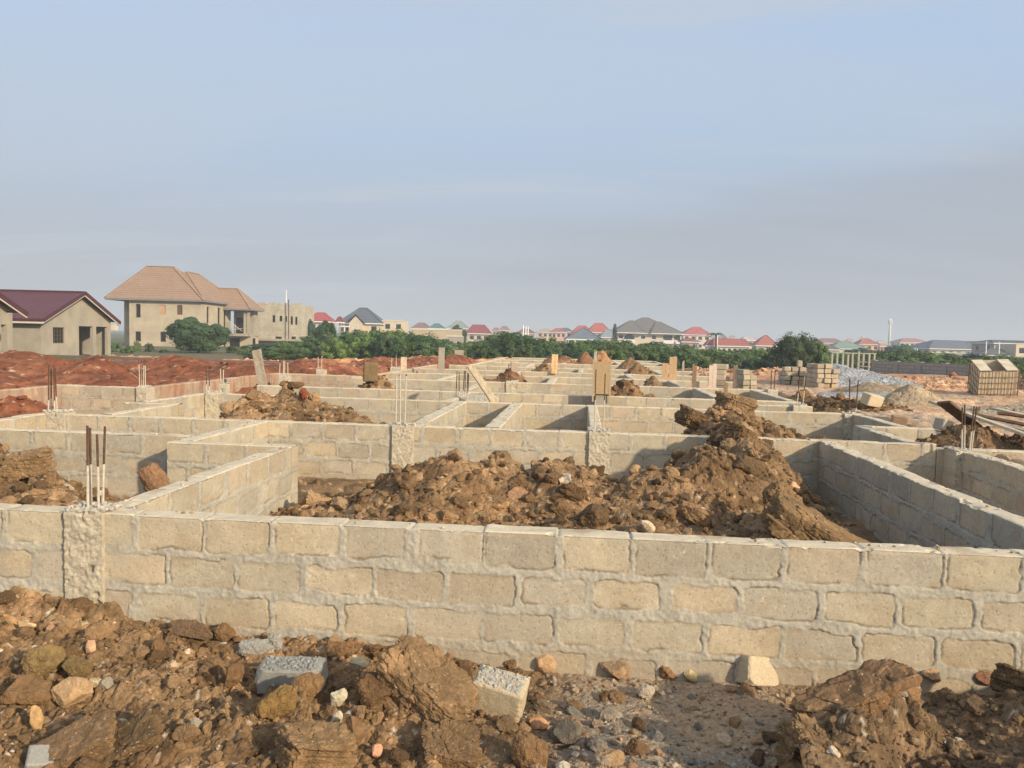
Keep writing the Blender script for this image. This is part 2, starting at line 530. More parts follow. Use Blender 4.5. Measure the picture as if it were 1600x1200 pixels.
def ico(n):
    if n not in _ico:
        t = (1 + 5 ** .5) / 2
        v = [(-1, t, 0), (1, t, 0), (-1, -t, 0), (1, -t, 0), (0, -1, t), (0, 1, t), (0, -1, -t), (0, 1, -t), (t, 0, -1), (t, 0, 1), (-t, 0, -1), (-t, 0, 1)]
        f = [(0, 11, 5), (0, 5, 1), (0, 1, 7), (0, 7, 10), (0, 10, 11), (1, 5, 9), (5, 11, 4), (11, 10, 2), (10, 7, 6), (7, 1, 8), (3, 9, 4), (3, 4, 2), (3, 2, 6), (3, 6, 8), (3, 8, 9), (4, 9, 5), (2, 4, 11), (6, 2, 10), (8, 6, 7), (9, 8, 1)]
        v = [np.array(p) / np.linalg.norm(p) for p in v]
        for _ in range(n):
            c = {}; nf = []

            def mid(a, b):
                k = (min(a, b), max(a, b))
                if k not in c:
                    m = v[a] + v[b]; v.append(m / np.linalg.norm(m)); c[k] = len(v) - 1
                return c[k]
            for a, b, d in f:
                ab, bd, da = mid(a, b), mid(b, d), mid(d, a)
                nf += [(a, ab, da), (b, bd, ab), (d, da, bd), (ab, bd, da)]
            f = nf
        _ico[n] = (np.array(v), np.array(f))
    return _ico[n]


def rockshape(seed, sub, planes=9, amp=.12, freq=2.0, lo=.55, oct_=4, crumb=0.0, asp=(1, 1, 1)):
    v, f = ico(sub); va = v * (np.array(asp) / max(asp))
    rg = np.random.RandomState(seed)
    r = np.ones(len(v))
    for _ in range(planes):
        n = rg.randn(3); n /= np.linalg.norm(n)
        d = rg.uniform(lo, .95)
        dn = v @ n
        r = np.minimum(r, np.where(dn > .05, d / np.maximum(dn, .05), 9))
    r = r * (1 + amp * .6 * fbm3(va * freq + seed, oct_, seed))
    if crumb:
        for fr, am in ((2.6, 1.0), (6.0, .5), (13.0, .25)):
            if fr > 5 and sub < 3 or fr > 9 and sub < 5:
                continue
            lv, ck, _q = chunk3(va * fr + 20 + seed % 50 + .10 * fbm3(va * fr * 1.5, 2, seed + 3)[:, None], seed + int(fr))
            r = r * (1 + crumb * am * (lv * .75 * (1 - ck) - .22 * ck))
        r = r * (1 + crumb * .13 * fbm3(va * freq * 9 + seed, 4, seed + 5, .6))
    return v * r[:, None], f


PROT = {1: [rockshape(100 + i, 1, 7, .2, lo=.4) for i in range(10)], 2: [rockshape(200 + i, 2, 8, .3, lo=.42, crumb=.12) for i in range(10)], 3: [rockshape(300 + i, 3, 9, .3, 2.0, lo=.45, crumb=.14) for i in range(10)], 4: [rockshape(350 + i, 4, 9, .3, 2.0, lo=.45, crumb=.18) for i in range(10)]}


def rotm(rg, n):
    q = rg.randn(n, 4); q /= np.linalg.norm(q, axis=1)[:, None]
    w, x, y, z = q.T
    return np.stack([np.stack([1 - 2 * (y * y + z * z), 2 * (x * y - z * w), 2 * (x * z + y * w)], -1),
                     np.stack([2 * (x * y + z * w), 1 - 2 * (x * x + z * z), 2 * (y * z - x * w)], -1),
                     np.stack([2 * (x * z - y * w), 2 * (y * z + x * w), 1 - 2 * (x * x + y * y)], -1)], 1)


def scatter(pos, size, cols, sub, seed):
    """many stones as one vertex/face/colour block; size (n,), cols (n,3)"""
    rg = np.random.RandomState(seed); n = len(pos)
    VS, FS, CS = [], [], []; base = 0
    pid = rg.randint(0, 10, n); R = rotm(rg, n)
    an = rg.uniform(.6, 1.15, (n, 3))
    for k in range(10):
        idx = np.where(pid == k)[0]
        if not len(idx):
            continue
        pv, pf = PROT[sub][k]
        q = pv[None] * (an[idx] * size[idx, None])[:, None, :]
        q = np.einsum('nij,nvj->nvi', R[idx], q)
        q[:, :, 2] *= .8
        q = q + pos[idx][:, None, :]
        VS.append(q.reshape(-1, 3))
        FS.append((pf[None] + (np.arange(len(idx)) * len(pv))[:, None, None] + base).reshape(-1, 3))
        CS.append(np.repeat(cols[idx], len(pv), 0)); base += len(idx) * len(pv)
    return np.concatenate(VS), np.concatenate(FS), np.concatenate(CS)


CLAY = np.array([(.20, .121, .058), (.26, .162, .082), (.145, .085, .040), (.32, .206, .108), (.19, .109, .053), (.095, .056, .028)])
REDS = np.array([(.205, .072, .034), (.17, .058, .028), (.235, .098, .05), (.145, .05, .026)])
PALE = np.array([(.58, .40, .25), (.62, .52, .38), (.50, .30, .17), (.55, .45, .33), (.42, .24, .13)])


def soilcol(u, v, pal, seed, speck=.6):
    a = fbm(u * 1.3, v * 1.3, 4, seed) * .5 + .5; b = fbm(u * 5, v * 5, 4, seed + 4) * .5 + .5
    c = mix(pal[0], pal[1], sst(.3, .7, a)); c = mix(c, pal[2], sst(.45, .75, b)); c = mix(c, pal[3 % len(pal)], .6 * sst(.55, .8, fbm(u * 2.2, v * 2.2, 4, seed + 8) * .5 + .5))
    pt = sst(.50, .72, fbm(u * 1.1 + 7, v * 1.3, 4, seed + 13) * .5 + .5)
    c = mix(c, c * np.array((1.38, 1.36, 1.36)), pt)
    f1, f2, hid = worley(u * 26, v * 26, seed + 2)
    m = (hid > 1 - (.10 + .22 * pt) * speck) & (f1 < .33)
    c = np.where(m[..., None], pick(PALE, (hid * 97) % 1) * .75, c)
    return c


def heap(name, label, bumps, box, res=.02, base=.15, pal=CLAY, seed=1, lump=1.0, rocks=(60, 250), rsize=(.05, .11), cat='earth heap', group='earth heaps in the foundation', pale=.12, mat=None, lscale=1.0, world=False, sub=(3, 2), extra=None, speck=.6, tiny=1.0):
    """heap of dug soil: bumps = (u, v, height, ru, rv, rot); its clods belong to it"""
    u0, u1, v0, v1 = box
    U, V = np.meshgrid(np.arange(u0, u1 + res, res), np.arange(v0, v1 + res, res), indexing='ij')
    wu = U + .12 * lscale * fbm(U * 1.7 / lscale, V * 1.7 / lscale, 3, seed + 1); wv = V + .12 * lscale * fbm(U * 1.7 / lscale, V * 1.7 / lscale, 3, seed + 2)

    def hgt(wu, wv):
        h = np.full(wu.shape, -.25)
        for (cu, cv, H, ru, rv, rot) in bumps:
            c, s = math.cos(rot), math.sin(rot)
            du, dv = wu - cu, wv - cv
            a = np.hypot((du * c + dv * s) / ru, (-du * s + dv * c) / rv)
            hh = H * (1.06 - np.sqrt(a * a + .02)) 
            hh = np.where(a > 1, -(a - 1) * .3, hh)
            m = np.maximum(h, hh)
            h = m + .03 * np.exp(-np.abs(h - hh) / .06)
        return h
    h = hgt(wu, wv)
    on = sst(-.02, .12, h)
    L = lump
    d = .06 * L * fbm(U * 3 / lscale, V * 3 / lscale, 4, seed + 3)
    tone = np.ones_like(U)
    for sc, am, tn in ((4.6, .050, .16), (10, .028, .20), (22, .013, .18), (46, .006, .12)):
        if sc * res / lscale > .75:
            continue
        jx = .22 * fbm(U * sc / lscale, V * sc / lscale, 2, seed + 31); jy = .22 * fbm(U * sc / lscale, V * sc / lscale, 2, seed + 32)
        lv, hid, e = facets(U * sc / lscale + jx, V * sc / lscale + jy, seed + int(sc))
        d = d + am * max(L, .8 if L > .3 else L) * lscale * lv
        tone = tone * (1 + tn * (hid * 7.3 % 1 - .5) * 2)
    d = d + .014 * L * fbm(U * 24, V * 24, 3, seed + 6, .6)
    Z = base + h + d * (on * .85 + .15)
    C = soilcol(U / lscale, V / lscale, pal, seed + 20, speck) * tone[..., None]
    if extra is not None:
        Z, C = extra(U, V, Z, C)
    X = UX * U + VX * V; Y = UY * U + VY * V
    P = np.stack([X, Y, Z], -1).reshape(-1, 3)
    nu, nv = U.shape
    i, j = np.meshgrid(np.arange(nu - 1), np.arange(nv - 1), indexing='ij'); a = i * nv + j
    keep = (np.maximum.reduce([h[:-1, :-1], h[1:, :-1], h[:-1, 1:], h[1:, 1:]]) > -.05).ravel()
    f = np.stack([a, a + nv, a + nv + 1, a + 1], -1).reshape(-1, 4)[keep]
    T = np.concatenate([f[:, [0, 1, 2]], f[:, [0, 2, 3]]])
    VS, FS, CS = [P], [T], [C.reshape(-1, 3)]; nb = len(P)
    rg = np.random.RandomState(seed)
    hf = h.ravel(); cand = np.where(hf > -.03)[0]
    for n, (s0, s1), sb in ((rocks[0], (rsize[0] * .7, rsize[1] * .85), sub[0]), (rocks[1], (rsize[0] * .25, rsize[1] * .42), sub[1]), (int(rocks[1] * 1.5 * tiny), (rsize[0] * .08, rsize[0] * .3), 1)):
        if n == 0 or not len(cand):
            continue
        id_ = rg.choice(cand, n); sz = s0 + (s1 - s0) * rg.rand(n) ** 3.2
        pos = P[id_] + np.stack([rg.uniform(-res, res, n), rg.uniform(-res, res, n), sz * rg.uniform(-.25, .3, n)], -1)
        uu, vv = U.ravel()[id_], V.ravel()[id_]
        ok = (uu > u0 + sz) & (uu < u1 - sz) & (vv > v0 + sz) & (vv < v1 - sz)
        pos, sz, cb = pos[ok], sz[ok], C.reshape(-1, 3)[id_][ok]
        cc = np.where((rg.rand(len(pos)) < .5)[:, None], cb, pick(pal, rg.rand(len(pos)))) * rg.uniform(.75, 1.3, (len(pos), 1))
        pl = (rg.rand(len(pos)) < pale) & (sz < s0 * 1.6)
        cc[pl] = pick(PALE, rg.rand(pl.sum())) * rg.uniform(.6, 1.0, (pl.sum(), 1)); sz = np.where(pl, sz * .55, sz)
        a, b, c = scatter(pos, sz, cc, sb, seed + sb)
        VS.append(a); FS.append(b + nb); CS.append(c); nb += len(a)
    V_, F_, C_ = np.concatenate(VS), np.concatenate(FS), np.concatenate(CS)
    cu, cv = bumps[0][0], bumps[0][1]
    ob = mk(name, V_, F_, mat or M_SOIL, cols=C_, origin=(*W(cu, cv), base))
    tag(ob, label, cat, group)
    return ob


def stone(name, label, px, pyb, size, seed, col, rot=(0, 0, 0), cat='stone', group='loose stones and clods before the front wall', sub=4, planes=9, amp=.12, freq=2.0, lo=.55, crumb=.05, col2=None, sink=.3, mat=None):
    """a single stone; its foot stands on the ground seen at that picture position; size = half extents"""
    v, f = rockshape(seed, sub, planes + 3, amp, freq * 1.2, lo, 4, crumb * 1.9, size)
    v = v * np.array(size) * (.84 if cat == 'clay clod' else 1)
    p = ground_at(px, pyb)
    c = np.tile(np.array(col, float), (len(v), 1)) * (1 + .35 * fbm3(v * 4 / max(size) + seed, 4, seed))[:, None]
    if col2 is not None:
        m = sst(.05, .35, fbm3(v / max(size) * 1.6 + seed * 1.3, 3, seed + 2))
        c = mix(c, col2, m)
    ob = mk(name, v, f, mat or M_ROCK, cols=c)
    ob.location = (p[0], p[1] + size[1] * .6, p[2] + size[2] * (1 - sink)); ob.rotation_euler = rot
    tag(ob, label, cat, group)
    return ob


# ------------------------------------------------------------------ ground levels
def fgz(u, v):
    """soil in front of the front wall"""
    u = np.asarray(u, float); v = np.asarray(v, float)
    z = .05 + .03 * fbm(u * .9, v * .9, 2, 5)
    z = z + .15 * sst(-1.6, -3.7, u) * (.75 + .25 * sst(3.2, 4.6, v)) + .06 * sst(-.2, -1.6, u)
    z = z + .16 * np.exp(-(((u + .95) / .6) ** 2 + ((v - 3.75) / .35) ** 2)) + .14 * np.exp(-(((u + 1.5) / .7) ** 2 + ((v - 3.3) / .3) ** 2))
    z = z + .10 * np.exp(-(((u + 2.3) / .5) ** 2 + ((v - 3.9) / .4) ** 2)) + .05 * np.exp(-((v - 4.7) / .18) ** 2) * sst(-.3, -1.0, u)
    z = z + .10 * np.exp(-(((u - .2) / .45) ** 2 + ((v - 3.4) / .25) ** 2))
    return z


def ground_z(u, v):
    u = np.asarray(u, float); v = np.asarray(v, float)
    inside = .18 + .03 * fbm(u * .8, v * .8, 3, 8)
    yard = .80 + .05 * fbm(u * .35, v * .35, 3, 9)
    far = .0 + .25 * fbm(u * .02, v * .02, 3, 10)
    edge = np.where(v < 10.1, 4.95, 5.25)
    y = sst(edge, edge + .3, u) * sst(4.0, 4.4, v) + 0 * u
    z = inside * (1 - y) + yard * y
    z = np.where(v < 4.7, fgz(u, v) * (1 - y) + yard * y, z)
    lft = sst(-11.2, -11.9, u)
    z = z * (1 - lft) + (.55 + .1 * fbm(u * .3, v * .3, 3, 11)) * lft
    z = z * (1 - sst(38, 56, v)) + far * sst(38, 56, v)
    back = sst(1.5, -2, v)
    return z * (1 - back) + .1 * back


def ground_at(px, py):
    z = .05
    for _ in range(12):
        p = at_z(px, py, z); u, v = UV(p[0], p[1]); v = min(max(v, 2.4), 4.66)
        z = float(fgz(np.array([u]), np.array([v]))[0])
    p = W(u, v)
    return (p[0], p[1], z)


def kind(o, k):
    o['kind'] = k; return o


# --- one ground sheet out to the horizon (finer in front of the camera)
def build_ground():
    ang = np.concatenate([np.radians(np.linspace(-50, 50, 420)), np.radians(np.linspace(50, 310, 90))[1:-1]])
    rad = np.concatenate([np.linspace(.5, 3, 8), np.geomspace(3.2, 60, 330), np.geomspace(63, 4200, 60)])
    A, R = np.meshgrid(ang, rad, indexing='ij')
    X = R * np.sin(A); Y = R * np.cos(A); u, v = UX * X + UY * Y, VX * X + VY * Y
    Z = ground_z(u, v)
    rough = sst(60, 30, R)
    d = .05 * fbm(u * 2.2, v * 2.2, 4, 51) + .03 * fbm(u * 7, v * 7, 4, 52, .6)
    f1, f2, hid = worley(u * 3.2, v * 3.2, 53)
    d = d + .06 * (np.sqrt(np.clip(1 - (f1 / .6) ** 2, 0, 1)) - .3) * (hid > .55)
    yard = (u > 4.9) & (v > 4)
    Z = Z + d * rough * np.where(yard, .75, 1.0)
    Z = np.where((v < 4.75) & (v > 2.3) & (np.abs(u) < 5.4), Z - .10, Z)
    Z = np.where(R > 200, Z - .4, Z)
    base = soilcol(u, v, CLAY, 60, .8)
    oy = np.array([(.56, .365, .215), (.50, .30, .17), (.60, .42, .27), (.40, .24, .13)])
    cy = soilcol(u * .5, v * .5, oy, 61, 1.2)
    gr = sst(.50, .62, fbm(u * .35 - 3, v * .9, 4, 62) * .5 + .5)
    cy = mix(cy, (.40, .33, .24), .4 * gr)
    fine = sst(.5, .8, fbm(u * 4, v * 4, 4, 66) * .5 + .5); cy = mix(cy, (.34, .19, .10), .45 * fine)
    ora = sst(24, 29, v); cy = mix(cy, mix((.52, .29, .155), (.42, .20, .10), sst(.4, .7, fbm(u * 2, v * 2, 4, 64) * .5 + .5)), ora * .8)
    C = mix(base, cy, sst(4.95, 5.4, u) * sst(4.0, 4.4, v))
    cr = soilcol(u * .6, v * .6, REDS, 63, 1)
    C = mix(C, cr, sst(-8.0, -9.0, u))
    scrub = mix((.10, .105, .05), (.17, .14, .075), sst(.3, .7, fbm(u * .08, v * .08, 4, 65) * .5 + .5))
    C = mix(C, scrub, np.maximum(sst(46, 60, v), sst(-20, -30, u)))
    na, nr = A.shape
    i, j = np.meshgrid(np.arange(na), np.arange(nr - 1), indexing='ij'); a = i * nr + j; b = ((i + 1) % na) * nr + j
    f = np.stack([a, b, b + 1, a + 1], -1).reshape(-1, 4)[:, ::-1]
    V = np.stack([X, Y, Z], -1).reshape(-1, 3)
    # centre cap
    V = np.concatenate([V, [[0, 0, .0]]]); C = np.concatenate([C.reshape(-1, 3), [[.2, .12, .06]]])
    T = np.concatenate([f[:, [0, 1, 2]], f[:, [0, 2, 3]], np.stack([np.full(na, len(V) - 1), (np.arange(na)) * nr, ((np.arange(na) + 1) % na) * nr], -1)[:, ::-1]])
    return kind(mk('ground', V, T, M_SOILF, cols=C), 'structure')


build_ground()


# --- the dug soil before the front wall, modelled finely, and its uncountable small stones
def build_fg():
    res = .0085
    U, V = np.meshgrid(np.arange(-5.6, 5.0, res * 1.25), np.arange(2.35, 4.70, res), indexing='ij')
    Z = fgz(U, V)
    lumpy = sst(-.1, -.9, U) * .9 + .35 + .55 * sst(1.3, 1.9, U)
    d = .035 * fbm(U * 3.2, V * 3.2, 4, 71) * lumpy
    tone = np.ones_like(U)
    for sc, am, tn in ((5.5, .034, .14), (12, .020, .20), (26, .011, .2), (55, .005, .14)):
        lv, hid, e = facets(U * sc + .22 * fbm(U * sc, V * sc, 2, 72), V * sc + .22 * fbm(U * sc, V * sc, 2, 74), 73 + int(sc))
        d = d + am * lv * lumpy
        tone = tone * (1 + tn * (hid * 7.3 % 1 - .5) * 2)
    d = d + .010 * fbm(U * 20, V * 20, 4, 76, .65)
    Z = Z + d
    C = soilcol(U, V, CLAY, 77, 1.4) * tone[..., None]
    grav = sst(-.35, .25, U) * sst(1.6, 1.0, U)
    gc = mix((.38, .27, .17), (.26, .21, .155), sst(.35, .7, fbm(U * 2.5, V * 3, 4, 78) * .5 + .5))
    f1, f2, hid = worley(U * 38, V * 38, 79)
    gc = np.where(((hid > .72) & (f1 < .4))[..., None], pick(PALE, (hid * 53) % 1) * .7, gc)
    C = mix(C, gc, grav)
    X = UX * U + VX * V; Y = UY * U + VY * V
    nu, nv = U.shape
    i, j = np.meshgrid(np.arange(nu - 1), np.arange(nv - 1), indexing='ij'); a = i * nv + j
    f = np.stack([a, a + nv, a + nv + 1, a + 1], -1).reshape(-1, 4)
    kind(mk('soil_ground', np.stack([X, Y, Z], -1).reshape(-1, 3), f, M_SOIL, cols=C.reshape(-1, 3)), 'structure')
    # rubble
    rg = np.random.RandomState(7); VS, FS, CS = [], [], []; nb = 0
    for n, s0, s1, sub, ex in ((900, .020, .075, 4, 2.6), (4200, .009, .028, 2, 1.8), (11000, .003, .013, 1, 1.4)):
        u = rg.uniform(-4.8, 4.4, n); v = rg.uniform(2.5, 4.64, n) 
        left = 1 / (1 + np.exp((u + .2) / .3)); keep = rg.rand(n) < (left + (1 - left) * (.25 if sub == 3 else .55 if sub == 2 else 1))
        u, v = u[keep], v[keep]; n = len(u)
        sz = s0 + (s1 - s0) * rg.rand(n) ** ex
        iu = np.clip(((u + 5.6) / (res * 1.25)).astype(int), 0, nu - 1); iv = np.clip(((v - 2.35) / res).astype(int), 0, nv - 1)
        z = Z[iu, iv] + sz * rg.uniform(0, .45, n)
        cc = np.where((rg.rand(n) < .75)[:, None], C[iu, iv], pick(CLAY, rg.rand(n))) * rg.uniform(.8, 1.3, (n, 1))
        pr = np.where((u > -.4) & (u < 1.5), .24, .08) * (1.0 if sub < 3 else .3)
        pl = rg.rand(n) < pr
        cc[pl] = pick(PALE, rg.rand(pl.sum())) * rg.uniform(.45, .85, (pl.sum(), 1))
        gy = (rg.rand(n) < .16) & (u > -.5) & (u < 1.4) & ~pl
        cc[gy] = np.array((.19, .17, .14)) * rg.uniform(.7, 1.4, (gy.sum(), 1))
        x = UX * u + VX * v; y = UY * u + VY * v
        a, b, c = scatter(np.stack([x, y, z], -1), sz, cc, sub, 80 + sub)
        VS.append(a); FS.append(b + nb); CS.append(c); nb += len(a)
    o = kind(mk('rubble', np.concatenate(VS), np.concatenate(FS), M_ROCK, cols=np.concatenate(CS)), 'stuff')
    o['label'] = 'scattered small stones and crumbs of clay before the front wall'


build_fg()

# ------------------------------------------------------------------ the foundation walls (plot axes u, v)
RT = (.33, .13, .065)
WALLS = [
    # name-free rows: label, ua, ub, va, vb, z0, z1, res, seed, phase, tint, amount
    ('long front block wall nearest the viewer, pale tan with thick smeared mortar', -7.2, 5.6, 4.68, 4.86, -.15, .9, .0062, 11, -.57, None, 0),
    ('block wall running back from the front wall beside the corner pillar with tall bars', -3.20, -3.02, 4.87, 7.83, 0, .9, .010, 12, .1, None, 0),
    ('short cross wall of three blocks closing the left room corner, its end face showing', -4.40, -3.02, 7.84, 8.02, 0, .9, .011, 13, .15, None, 0),
    ('short wall joining the left corner to the long second wall', -4.40, -4.20, 8.03, 10.02, 0, .9, .013, 14, .2, None, 0),
    ('left cross wall behind the brown clay heap at the frame edge', -9.6, -4.41, 8.34, 8.52, 0, .9, .012, 15, .05, None, 0),
    ('wall from the rough topped left pillar toward the frame edge', -7.57, -7.38, 8.53, 10.02, 0, .9, .014, 16, 0, None, 0),
    ('second long cross wall behind the big brown clay heap', -7.57, 4.48, 10.03, 10.21, 0, .9, .012, 17, .2, None, 0),
    ('lower crumbling stretch of cross wall before the right pillar', 4.49, 7.6, 10.03, 10.22, .0, .85, .014, 18, .1, None, 0),
    ('long shaded wall running from the front wall at right to the second cross wall', 3.05, 3.23, 4.87, 10.02, 0, .9, .0085, 19, 0, None, 0),
    ('shaded wall running off the right frame edge from the rough right pillar', 4.66, 4.84, 4.87, 9.75, 0, .86, .012, 20, .13, None, 0),
    ('short shaded wall behind the second cross wall at right', 4.20, 4.38, 10.22, 11.99, 0, .9, .014, 21, .1, None, 0),
    ('short cross wall sticking into the yard at right', 4.20, 5.35, 12.0, 12.18, 0, .9, .014, 22, .1, None, 0),
    ('shaded side wall between yard and the room with two bare bars', 4.88, 5.06, 12.19, 14.19, 0, .9, .015, 23, .0, None, 0),
    ('third long cross wall carrying the leaning plank', -7.3, 5.06, 14.2, 14.38, 0, .9, .016, 24, .12, None, 0),
    ('left side wall behind the rough topped pillar', -6.72, -6.54, 10.22, 11.99, 0, .9, .016, 25, .1, None, 0),
    ('short cross wall left of the square concrete pillar', -7.5, -6.54, 12.0, 12.18, 0, .9, .016, 26, .1, None, 0),
    ('left side wall ending at the square concrete pillar', -7.38, -7.2, 12.19, 14.19, 0, .9, .016, 27, 0, None, 0),
    ('low wall with cement topped blocks left of the two middle rooms', -2.33, -2.10, 10.22, 14.19, 0, .9, .013, 28, .05, None, 0),
    ('wall of stepped blocks between the two middle rooms', -1.27, -1.05, 10.22, 14.19, 0, .9, .013, 29, .1, None, 0),
    ('wall seen end on behind the striped white pillar', .15, .32, 10.45, 14.19, 0, .9, .015, 30, .1, None, 0),
    ('fourth long cross wall running behind the plywood pillar', -7.3, 4.7, 16.8, 16.98, 0, .9, .02, 31, .1, None, 0),
    ('shaded wall at right of the narrow room behind the tall brown heap', 4.5, 4.68, 17.0, 20.9, 0, .9, .02, 32, .1, None, 0),
    ('short cross wall behind the tall brown heap at right', 3.5, 4.62, 15.68, 15.86, 0, .9, .02, 33, .1, None, 0),
    ('shaded partition wall behind the dark brown middle heap', 3.0, 3.18, 17.0, 20.9, 0, .9, .02, 34, 0, None, 0),
    ('partition wall with grey cement face below the leaning plank', -2.6, -2.4, 14.4, 16.79, 0, .9, .02, 35, 0, None, 0),
    ('fifth long cross wall with a grey patched pier', -6.4, 5.2, 21.0, 21.18, 0, .9, .025, 36, .1, None, 0),
    ('partition wall left of the two small bars', -2.0, -1.78, 21.2, 24.7, 0, .9, .025, 37, 0, None, 0),
    ('partition wall with pale top behind the fifth cross wall', -.95, -.72, 21.2, 24.7, 0, .9, .025, 38, 0, None, 0),
    ('shaded partition wall by the formwork boards at right', 2.75, 2.95, 21.2, 24.7, 0, .9, .025, 39, 0, None, 0),
    ('sixth long cross wall beyond the two small bars', -6.3, 5.3, 24.8, 25.0, 0, .9, .03, 40, .1, None, 0),
    ('seventh long cross wall in the far foundation', -6.0, 4.9, 28.5, 28.7, 0, .9, .035, 41, .1, None, 0),
    ('eighth long cross wall in the far foundation', -5.7, 4.8, 33.0, 33.2, 0, .9, .04, 42, .1, None, 0),
    ('ninth long cross wall before the last room row', -4.8, 4.7, 39.0, 39.2, 0, .9, .045, 43, .1, None, 0),
    ('last cross wall along the green bushes', -4.3, 4.7, 49.3, 49.5, 0, .9, .05, 44, .1, None, 0),
    ('far partition wall left of the upright light plank', -2.4, -2.2, 25.05, 28.4, 0, .9, .035, 45, 0, None, 0),
    ('far partition wall right of the upright light plank', -.1, .1, 28.75, 32.9, 0, .9, .035, 46, 0, None, 0),
    ('far partition wall left of the plywood pillar', 1.0, 1.2, 33.25, 38.9, 0, .9, .04, 47, 0, None, 0),
    ('far partition wall among the last rooms', -1.0, -.8, 39.25, 49.2, 0, .9, .05, 48, 0, None, 0),
    ('far left boundary wall rising toward the bushes', -5.0, -4.8, 33.25, 49.2, 0, .9, .05, 49, 0, None, 0),
    ('far right boundary wall sloping down from the last cross wall', 4.5, 4.7, 39.25, 49.2, 0, .9, .05, 50, 0, None, 0),
    ('far cross wall in the last room row', -4.5, 4.5, 44.0, 44.2, 0, .9, .05, 85, .1, None, 0),
    ('partition wall joining the square clay lump room to the fifth cross wall', -2.75, -2.55, 17.0, 20.9, 0, .9, .025, 86, 0, None, 0),
    ('partition wall left of the red brown heap', -4.1, -3.9, 21.2, 24.7, 0, .9, .03, 87, 0, None, 0),
    ('far partition wall right of the plywood pillar top', 1.6, 1.8, 25.05, 28.4, 0, .9, .035, 89, 0, None, 0),
    ('far partition wall behind the orange formwork panels', 3.0, 3.2, 28.75, 32.9, 0, .9, .04, 91, 0, None, 0),
    ('far partition wall left of the reddish heap', -2.5, -2.3, 33.25, 38.9, 0, .9, .045, 92, 0, None, 0),
    ('far partition wall among the last rooms at right', 1.9, 2.1, 39.25, 49.2, 0, .9, .05, 94, 0, None, 0),
    ('red stained wall at the far left edge facing right', -11.0, -10.8, 9.2, 15.1, 0, .9, .025, 51, 0, RT, .75),
    ('dusty cross wall below the red bank with four bars at its end', -11.0, -9.0, 15.15, 15.35, 0, .9, .02, 52, .1, RT, .12),
    ('red stained formed wall running back from the four bars', -9.2, -9.0, 15.36, 22.0, 0, .9, .022, 53, 0, RT, .8),
    ('red dusted cross wall at the foot of the red bank', -9.2, -6.4, 22.05, 22.25, 0, .9, .03, 54, .1, RT, .3),
    ('red dusted side wall running back along the red bank', -6.4, -6.2, 22.3, 33.0, 0, .9, .035, 55, 0, RT, .35),
]
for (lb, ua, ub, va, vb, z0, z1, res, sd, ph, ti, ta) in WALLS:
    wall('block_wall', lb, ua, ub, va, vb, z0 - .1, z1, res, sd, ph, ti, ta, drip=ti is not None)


# ------------------------------------------------------------------ rough concrete pillars with starter bars
def rebar(parent, pts, top, r=.007, cement=.6, z0=0.0, lean=.01, seed=1, bend=False):
    rg = random.Random(seed)
    for (x, y) in pts:
        lx, ly = rg.uniform(-lean, lean), rg.uniform(-lean, lean)
        t = top * rg.uniform(.86, 1.0)
        zc = t * (cement + rg.uniform(-.06, .1))
        ob = MB().tube([(x, y, z0), (x + lx * .5, y + ly * .5, z0 + zc)], [r * 1.15, r * 1.1], 7).tube([(x + lx * .5, y + ly * .5, z0 + zc), (x + lx, y + ly, z0 + t)], [r, r], 7)
        o = mk('reinforcing_bar', ob.v, ob.f, M_RUST, parent)
        if cement > 0.05:
            o.data.materials.append(M_CEMSTEEL)
            nf = len(o.data.polygons) // 2
            o.data.polygons.foreach_set('material_index', np.array([1] * nf + [0] * (len(o.data.polygons) - nf), np.int32))
    return parent


def pillar(label, ua, ub, va, vb, z1, seed, bars=(), top=.6, cement=.6, res=.012, proud=.012, crumbs=40, z0=-.1, group='concrete pillars with starter bars', barr=.007, lean=.02):
    o = wall('concrete_pillar', label, ua, ub, va, vb, z0, z1, res, seed, style='conc', group=group, cat='concrete pillar', proud=proud, topn=.012)
    if crumbs:
        rg = np.random.RandomState(seed)
        u = rg.uniform(ua - .02, ub + .02, crumbs); v = rg.uniform(va - .01, vb + .01, crumbs); sz = rg.uniform(.008, .026, crumbs)
        x = UX * u + VX * v; y = UY * u + VY * v
        a, b, c = scatter(np.stack([x - o.location[0], y - o.location[1], np.full(crumbs, z1 - z0) + sz * .4], -1), sz, np.array((.55, .50, .41)) * rg.uniform(.75, 1.15, (crumbs, 1)), 2, seed)
        mk('spilled_concrete', a, b, M_CONC, o, cols=c)['kind'] = 'stuff'
    if bars:
        pts = [(W(u, v)[0] - o.location[0], W(u, v)[1] - o.location[1]) for u, v in bars]
        rebar(o, pts, top, barr, cement, z0=z1 - z0 - .03, seed=seed, lean=lean)
    return o


def sq(u, v, a, b=None):
    b = b or a
    return [(u - a, v - b), (u + a, v - b), (u - a, v + b), (u + a, v + b)]


